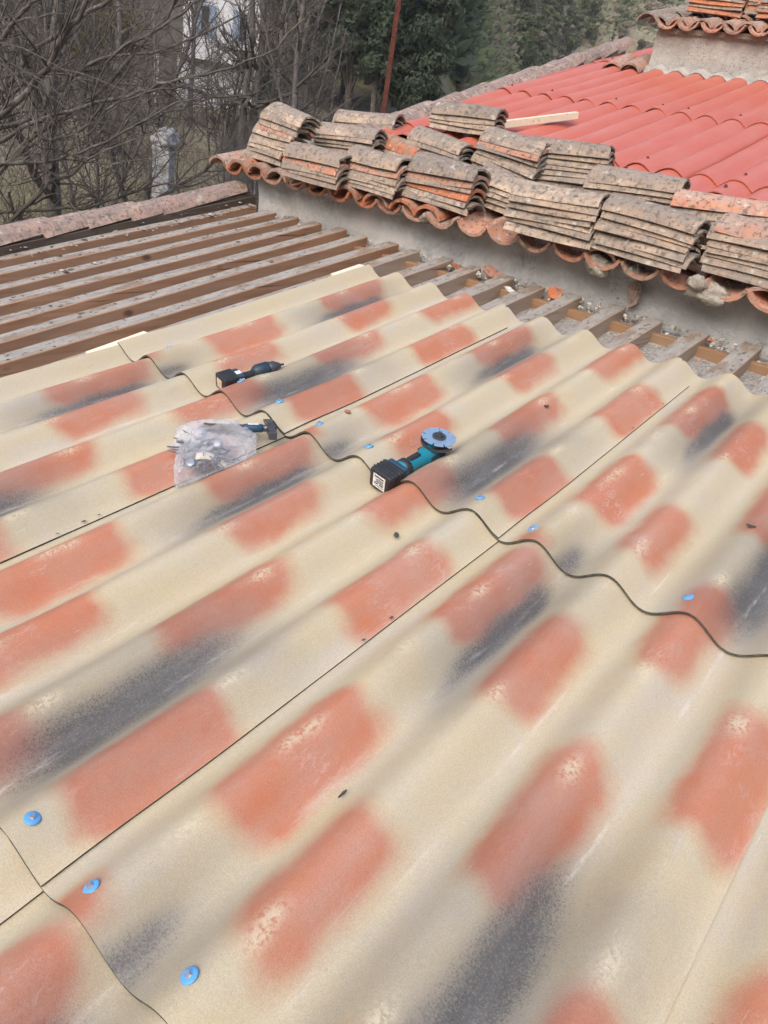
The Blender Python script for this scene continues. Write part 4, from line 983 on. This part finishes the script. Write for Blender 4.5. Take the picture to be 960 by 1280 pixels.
# generic leafless tree prototypes
def bare_proto(seed,Ht,spread=.5,stems=1,lean=0.):
    r=random.Random(seed); tr=MB(); cr=MB()
    for s in range(stems):
        base=Vector((r.gauss(0,.12*(stems>1)),r.gauss(0,.12*(stems>1)),-.3)); d=Vector((r.gauss(0,.25*(stems>1))+lean,r.gauss(0,.25*(stems>1)),1))
        pts,rad=twig_curve(base,d,Ht,Ht*.016/(1+.3*(stems-1)),r,9,.12,.16); tr.tube(pts,rad,7)
        for i in range(2,9):
            for _ in range(3):
                dd=Vector((r.gauss(0,1),r.gauss(0,1),r.uniform(.1,1.1))); L=Ht*spread*(1.05-i/11)*r.uniform(.5,1.)
                p1,r1=twig_curve(pts[i],dd,L,rad[i]*.5,r,6,.12,.25); cr.tube(p1,r1,4,False)
                for j in range(1,6):
                    for _2 in range(2):
                        d2=(p1[j+1]-p1[j-1]).normalized()+Vector((r.gauss(0,.6),r.gauss(0,.6),r.gauss(.15,.5)))
                        p2,r2=twig_curve(p1[j],d2,L*r.uniform(.25,.5),r1[j]*.55,r,4,.05,.3); cr.tube(p2,[max(x,.0035) for x in r2],3,False)
    return tr.mesh('trunk',True),cr.mesh('crown')
def tree_thing(name,meshes,mats,label,group,cat='tree'):
    e=tag(empty(name),label,cat,group); obj('trunk',meshes[0],mats[0],e); c=obj('crown',meshes[1],mats[1],e); c['kind']='stuff'; return e
def put(proto,first,x,y,s,yaw,label=None,group=None,dz=0.):
    if first: t=proto; t.location=(x,y,terrain(x,y)+dz); t.rotation_euler=(0,0,yaw); t.scale=(s,s,s)
    else: t=copy_tree(proto,(x,y,terrain(x,y)+dz),(0,0,yaw),(s,s,s))
    if label: t['label']=label
    if group: t['group']=group
    return t
def polar(D,az): return D*cos(radians(az))+.83,D*sin(radians(az))-1.82
rr=random.Random(77)
GB='leafless trees behind the verge'
B=[tree_thing('leafless_tree',bare_proto(s,h,sp,st),(MAT['far_bark'],MAT['twig']),'leafless grey tree',GB) for s,h,sp,st in ((1,6.5,.45,1),(2,5.5,.5,2),(3,4.6,.55,3),(4,7.5,.4,1))]
near=[(0,9.6,151.,1.0,'leafless tree with straight grey trunk just behind the verge tiles'),(2,13,147.5,.8,'leafless many-stemmed shrub tree left of the white pillar'),(1,15,145.2,.8,'leafless two-stemmed tree between pillar and verge'),(2,11,139.,.6,'low leafless shrub tree right of the white pillar'),(3,22,150,.9,'tall leafless tree at the far left behind the big limbs'),(3,26,146.,.8,'slim leafless tree left of the white house'),(3,27,141.5,.75,'slim leafless tree in front of the white house'),(0,24,138,.9,'leafless tree right of the white house'),(3,20,135,.85,'thin leafless tree above the leaning tile stack')]
used=set()
for k,D,az,s,lab in near:
    x,y=polar(D,az); put(B[k],k not in used,x,y,s,rr.uniform(0,6.28),lab,GB); used.add(k)
for i in range(46):
    az=rr.uniform(131,153); D=rr.uniform(19,44); k=rr.randrange(4); x,y=polar(D,az)
    if 137<az<146 and 26<D<37: continue
    if az>137 and rr.random()<.35: D=rr.uniform(34,48); x,y=polar(D,az)
    put(B[k],False,x,y,rr.uniform(.5,.95),rr.uniform(0,6.28),'bare grey-brown tree in the thicket '+('behind the big limbs' if az>146 else 'near the white house' if az>138 else 'left of the rusty pole' if az>130 else 'right of the rusty pole')+(', close to the roof' if D<24 else ', a little up the slope' if D<31 else ', far up the slope' if D<38 else ', farthest back'),'bare trees of the thicket')
# evergreen prototypes: many small leaf faces in irregular lobes
def evergreen(seed,Ht,W,lobes,leaf,n,conic=.5,up=.3):
    r=random.Random(seed); tr=MB(); pts,rad=twig_curve((0,0,-.4),(0,0,1),Ht*.92,Ht*.022,r,7,.2,.08); tr.tube(pts,rad,7)
    cr=MB(); L=[]
    for k in range(lobes):
        u=r.uniform(.22,1.); h=Ht*u; wr=W*(1-conic*u)*r.uniform(.45,1.); a=r.uniform(0,2*pi); q=wr*r.uniform(.2,.75)
        c=Vector((q*cos(a),q*sin(a),h)); L.append((c,wr*r.uniform(.35,.6)))
        j=min(6,int(u*6)); tr.tube([pts[j],(pts[j]+c)/2+Vector((0,0,.05*Ht)),c],[rad[j]*.4,rad[j]*.25,.01],4,False)
    for i in range(n):
        c,s=r.choice(L); d=Vector((r.gauss(0,1),r.gauss(0,1),r.gauss(0,.8))).normalized(); p=c+d*s*(r.random()**.45)*Vector((1,1,.75)).length/1.6
        p=c+Vector((d.x*s,d.y*s,d.z*s*.7))*(r.random()**.4)
        nrm=(d+Vector((r.gauss(0,.6),r.gauss(0,.6)-up*.7+.2,r.gauss(up,.6)))).normalized(); t=nrm.orthogonal().normalized(); b=nrm.cross(t); z=r.uniform(0,6.28); t,b=t*cos(z)+b*sin(z),b*cos(z)-t*sin(z)
        l=leaf*r.uniform(.6,1.4); w_=l*r.uniform(.3,.6); k0=len(cr.v)
        cr.v += [tuple(p-t*l*.5),tuple(p+b*w_*.5+nrm*l*.1),tuple(p+t*l*.5),tuple(p-b*w_*.5+nrm*l*.1)]; cr.f.append((k0,k0+1,k0+2,k0+3)); cr.m.append(0)
    return tr.mesh('trunk',True),cr.mesh('crown')
GE='dark evergreen trees on the near slope'
def evl(k,D,az):
    z='behind the big bare limbs at the left' if az>146 else 'behind the white house' if az>137.5 else 'left of the rusty pole' if az>130.5 else 'right of the rusty pole' if az>127 else 'at the right edge of the wooded slope'
    return ('broad','bushy','tall')[k]+' dark evergreen '+z+(', lowest of its row' if D<40 else ', low down' if D<46 else ', below half way' if D<54 else ', half way up' if D<64 else ', high up')
EV=[tree_thing('evergreen_tree',evergreen(s,h,w_,lo,.34,5200,co),(MAT['bark'],MAT['pine_leaf']),'dense dark evergreen tree on the shaded near slope',GE) for s,h,w_,lo,co in ((11,8.5,3.2,26,.55),(12,7.,3.4,22,.35),(13,10.,3.,30,.65))]
first=[True]*3
for i in range(84):
    az=rr.uniform(126.3,153); D=rr.uniform(38,74)
    if az>137 and D<46: D=rr.uniform(46,74)
    k=rr.randrange(3); x,y=polar(D,az); put(EV[k],first[k],x,y,rr.uniform(.6,1.05),rr.uniform(0,6.28),evl(k,D,az)); first[k]=False
for D,az,k,s in ((40,126.6,0,.5),(44,126.4,2,.5),(38,127.5,1,.6),(37,128.5,0,.75),(39,130.5,1,.8),(36,132,2,.7),(33,126.5,0,.55),(34,128,1,.7),(33,129.8,0,.7),(34,131.5,2,.75),(35,133.5,1,.8),(42,128,2,.9),(44,130.5,0,1.),(46,133,2,1.)):
    x,y=polar(D,az); put(EV[k],False,x,y,s,rr.uniform(0,6.28),evl(k,D,az))
for i in range(22):
    az=rr.uniform(125.,127.); D=rr.uniform(58,110); k=rr.randrange(3); x,y=polar(D,az); put(EV[k],False,x,y,rr.uniform(.4,.62),rr.uniform(0,6.28),evl(k,D,az))
OLV=tree_thing('olive_bush',evergreen(31,2.6,1.3,12,.16,2200,.2),(MAT['bark'],MAT['olive_leaf']),'yellow-green bush glowing among grey branches at the upper left',None); x,y=polar(26,147.3); put(OLV,True,x,y,1.1,0)
GF='trees scattered over the sunlit far hillside'
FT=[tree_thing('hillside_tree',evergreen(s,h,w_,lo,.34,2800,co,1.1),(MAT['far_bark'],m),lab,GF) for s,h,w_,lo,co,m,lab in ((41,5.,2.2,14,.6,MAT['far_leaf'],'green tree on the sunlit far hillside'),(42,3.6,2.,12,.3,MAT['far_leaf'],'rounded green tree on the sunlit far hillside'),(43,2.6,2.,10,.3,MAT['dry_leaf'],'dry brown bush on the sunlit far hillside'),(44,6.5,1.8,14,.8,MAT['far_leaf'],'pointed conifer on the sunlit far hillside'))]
first=[True]*4
for i in range(230):
    az=rr.uniform(112.5,124.2); D=95+115*rr.random()**1.1; c=nz(az*.25,D*.03,6); k=(2 if c<-.12 else rr.choice((0,1,3,0))) if rr.random()<.8 else rr.randrange(4)
    x,y=polar(D,az); put(FT[k],first[k],x,y,rr.uniform(.7,1.25),rr.uniform(0,6.28),('green tree','rounded green bush','dry brown bush','pointed green conifer')[k]+' on the far hillside, '+('low' if D<120 else 'half way up' if D<155 else 'high')+(' beside the dark wooded edge' if az>120.5 else ' above the red roof verge tiles' if az>117 else ' left of the raised plaster wall')); first[k]=False
# far wood beyond the counted trees, one mass
def mass(name,label,mat,n,azr,Dr,size,hmax,cond=None,seed=1):
    r=random.Random(seed); mb=MB()
    while n>0:
        az=r.uniform(*azr); D=Dr[0]+(Dr[1]-Dr[0])*r.random(); x,y=polar(D,az)
        if cond and not cond(x,y,D,az): n-=1; continue
        h=hmax*max(.1,.5+.9*nz(x*.12,y*.12,4)); s=size*r.uniform(.5,1.5); z=terrain(x,y)+h*r.random()
        d=Vector((r.gauss(0,.7),r.gauss(-.5,.7),r.gauss(.8,.6))).normalized(); t=d.orthogonal().normalized(); b=d.cross(t)
        p=Vector((x,y,z)); k0=len(mb.v); mb.v += [tuple(p-t*s),tuple(p+b*s*.5),tuple(p+t*s),tuple(p-b*s*.5)]; mb.f.append((k0,k0+1,k0+2,k0+3)); mb.m.append(0); n-=1
    tag(obj(name,mb.mesh(name),mat),label,'vegetation',kind='stuff')
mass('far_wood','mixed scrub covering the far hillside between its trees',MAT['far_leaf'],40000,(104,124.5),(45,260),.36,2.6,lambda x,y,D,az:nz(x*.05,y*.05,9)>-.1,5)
mass('dry_scrub','dry brown scrub on the far hillside',MAT['dry_leaf'],60000,(104,124.5),(40,260),.30,1.5,lambda x,y,D,az:nz(x*.05,y*.05,9)<.25,6)
mass('near_wood','dark undergrowth of the wooded near slope',MAT['pine_leaf'],36000,(124,155),(44,110),.42,3.5,None,7)
# thicket of thin bare stems
def thicket(name,label,n,azr,Dr,hr,rad,mat,seed,cond=None):
    r=random.Random(seed); mb=MB()
    for _ in range(n):
        az=r.uniform(*azr); D=Dr[0]+(Dr[1]-Dr[0])*r.random(); x,y=polar(D,az)
        if cond and not cond(D,az,x,y): continue
        h=r.uniform(*hr)*(.6+.8*max(0,nz(x*.5,y*.5,2)+.4))
        d=Vector((r.gauss(0,.5),r.gauss(0,.5),1)); pts,rd=twig_curve((x,y,terrain(x,y)-.05),d,h,rad*D/14*r.uniform(.6,1.3),r,5,r.uniform(-.25,.1),.3); mb.tube(pts,rd,3,False)
        for q in range(3):
            j=r.randrange(1,5); p2,r2=twig_curve(pts[j],Vector((r.gauss(0,1),r.gauss(0,1),r.gauss(.5,.6))),h*r.uniform(.2,.45),rd[j]*.6,r,3,-.1,.35); mb.tube(p2,r2,3,False)
    tag(obj(name,mb.mesh(name),mat),label,'brambles',kind='stuff')
thicket('bramble_thicket','tangled bare brambles on the slope behind the tile stacks',6500,(121,139),(12,25),(.6,1.7),.006,MAT['far_bark'],21)
thicket('bramble_thicket','tangled bare brambles behind the verge tiles at the left',1900,(136,154),(9,30),(.4,1.4),.006,MAT['twig'],22,lambda D,az,x,y: not(138.5<az<149 and 13<D<26 and nz(x*.3,y*.3,1)>-.35))
thicket('hedge_thicket','dense dark hedge growth around the white house',1800,(135,154),(27,44),(1.5,4.5),.006,MAT['far_bark'],23,lambda D,az,x,y: D>36 or az>146.5 or az<137)
def grass():
    r=random.Random(4); mb=MB()
    for _ in range(16000):
        az=r.uniform(130,154); D=r.uniform(9,34); x,y=polar(D,az)
        if nz(x*.25,y*.25,8)<-.15: continue
        z=terrain(x,y)-.02; h=r.uniform(.08,.26); w_=.006*D/10; a=r.uniform(0,6.28); k0=len(mb.v); lx,ly=r.gauss(0,.08),r.gauss(0,.08)
        mb.v += [(x-w_*cos(a),y-w_*sin(a),z),(x+w_*cos(a),y+w_*sin(a),z),(x+lx,y+ly,z+h)]; mb.f.append((k0,k0+1,k0+2)); mb.m.append(0)
    tag(obj('dry_grass',mb.mesh('dry_grass'),MAT['dry_leaf']),'dry winter grass in the clearing behind the verge','grass',kind='stuff')
grass()
# ---------------- white house, pillar
hx,hy=-23.9,18.5; hz=terrain(hx,hy)
wh=tag(empty('white_house',(hx,hy,hz),(0,0,radians(52))),'white house with blue shutters half hidden behind bare trees','house')
def W(name,me,mat,par=None,loc=None): return obj(name,me,mat,par or wh,loc)
mb=MB(); mb.box(-.9,1.75,0,4,1.6,6.2); mb.box(-.9,1.75,.4,4,-1,1.6); W('wall',mb.mesh('wall'),simple('white_render',(.60,.61,.64),(.45,.46,.49),3,.9))
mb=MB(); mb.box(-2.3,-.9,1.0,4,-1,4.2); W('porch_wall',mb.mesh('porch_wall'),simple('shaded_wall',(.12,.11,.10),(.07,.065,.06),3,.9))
for x in (-1.75,-.98,1.68): 
    mb=MB(); mb.box(x-.08,x+.08,-.1,.06,-1.2,1.6 if x<1 else 2.4); W('post',mb.mesh('post'),MAT['pale_plaster'])
shm=flat('blue_shutter_paint',(.22,.29,.40),.6)
for x,z in ((-.35,2.3),(.95,2.3),(-.35,4.3),(.95,4.3)):
    mb=MB(); mb.box(x,x+.34,-.03,.02,z,z+.95); f=W('window',mb.mesh('window'),shm)
    mb=MB(); mb.box(x+.05,x+.29,-.045,-.031,z+.06,z+.89); obj('pane',mb.mesh('pane'),flat('dark_glass',(.03,.035,.045),.1),f)
    for s in (-.19,.36):
        mb=MB(); mb.box(x+s,x+s+.17,-.06,-.005,z,z+.95); W('shutter',mb.mesh('shutter'),shm)
mb=MB(); mb.box(-1.3,2.1,-.5,4.4,6.2,6.35); W('roof',mb.mesh('roof'),MAT['new_tile'])
px_,py_=-10.37,6.57; pz=terrain(px_,py_)
pl=tag(empty('gate_pillar',(px_,py_,pz),(0,0,.6)),'pale gate pillar with white and blue flaking paint behind the verge','pillar')
def flaky():
    q=N('flaking_white_blue_paint'); v=q.co(); a=q.noise(v,9,5,.7,1.); b=q.noise(v,6,4,.6,.8)
    c=q.mix(q.ramp(a,[(.45,0.),(.55,1.)]),(.46,.46,.47),(.24,.23,.215)); c=q.mix(q.ramp(b,[(.60,0.),(.66,1.)]),c,(.20,.45,.54)); q.col(c); q.rough(.8); q.bump(a,.5,.02); return q.mat
FL=flaky(); top=.34-pz
mb=MB(); mb.box(-.14,.14,-.14,.14,-.3,top-.2); me=mb.mesh('shaft'); obj('shaft',bevel_mesh(me,.02,2),FL,pl)
obj('capstone',lump('capstone',None,(.19,.19,.16),5.,None),FL,pl,(.02,0,top-.13))


# ---------------- air over the valley
mb=MB(); mb.box(-315,315,-315,315,-16,150)
o=obj('haze',mb.mesh('haze')); o['kind']='stuff'
hm_=bpy.data.materials.new('haze'); hm_.use_nodes=True; ht=hm_.node_tree; ht.nodes.clear()
vo=ht.nodes.new('ShaderNodeVolumePrincipled'); vo.inputs['Color'].default_value=(.93,.96,1,1); vo.inputs['Density'].default_value=.0006
oo=ht.nodes.new('ShaderNodeOutputMaterial'); ht.links.new(vo.outputs[0],oo.inputs['Volume']); o.data.materials.append(hm_)
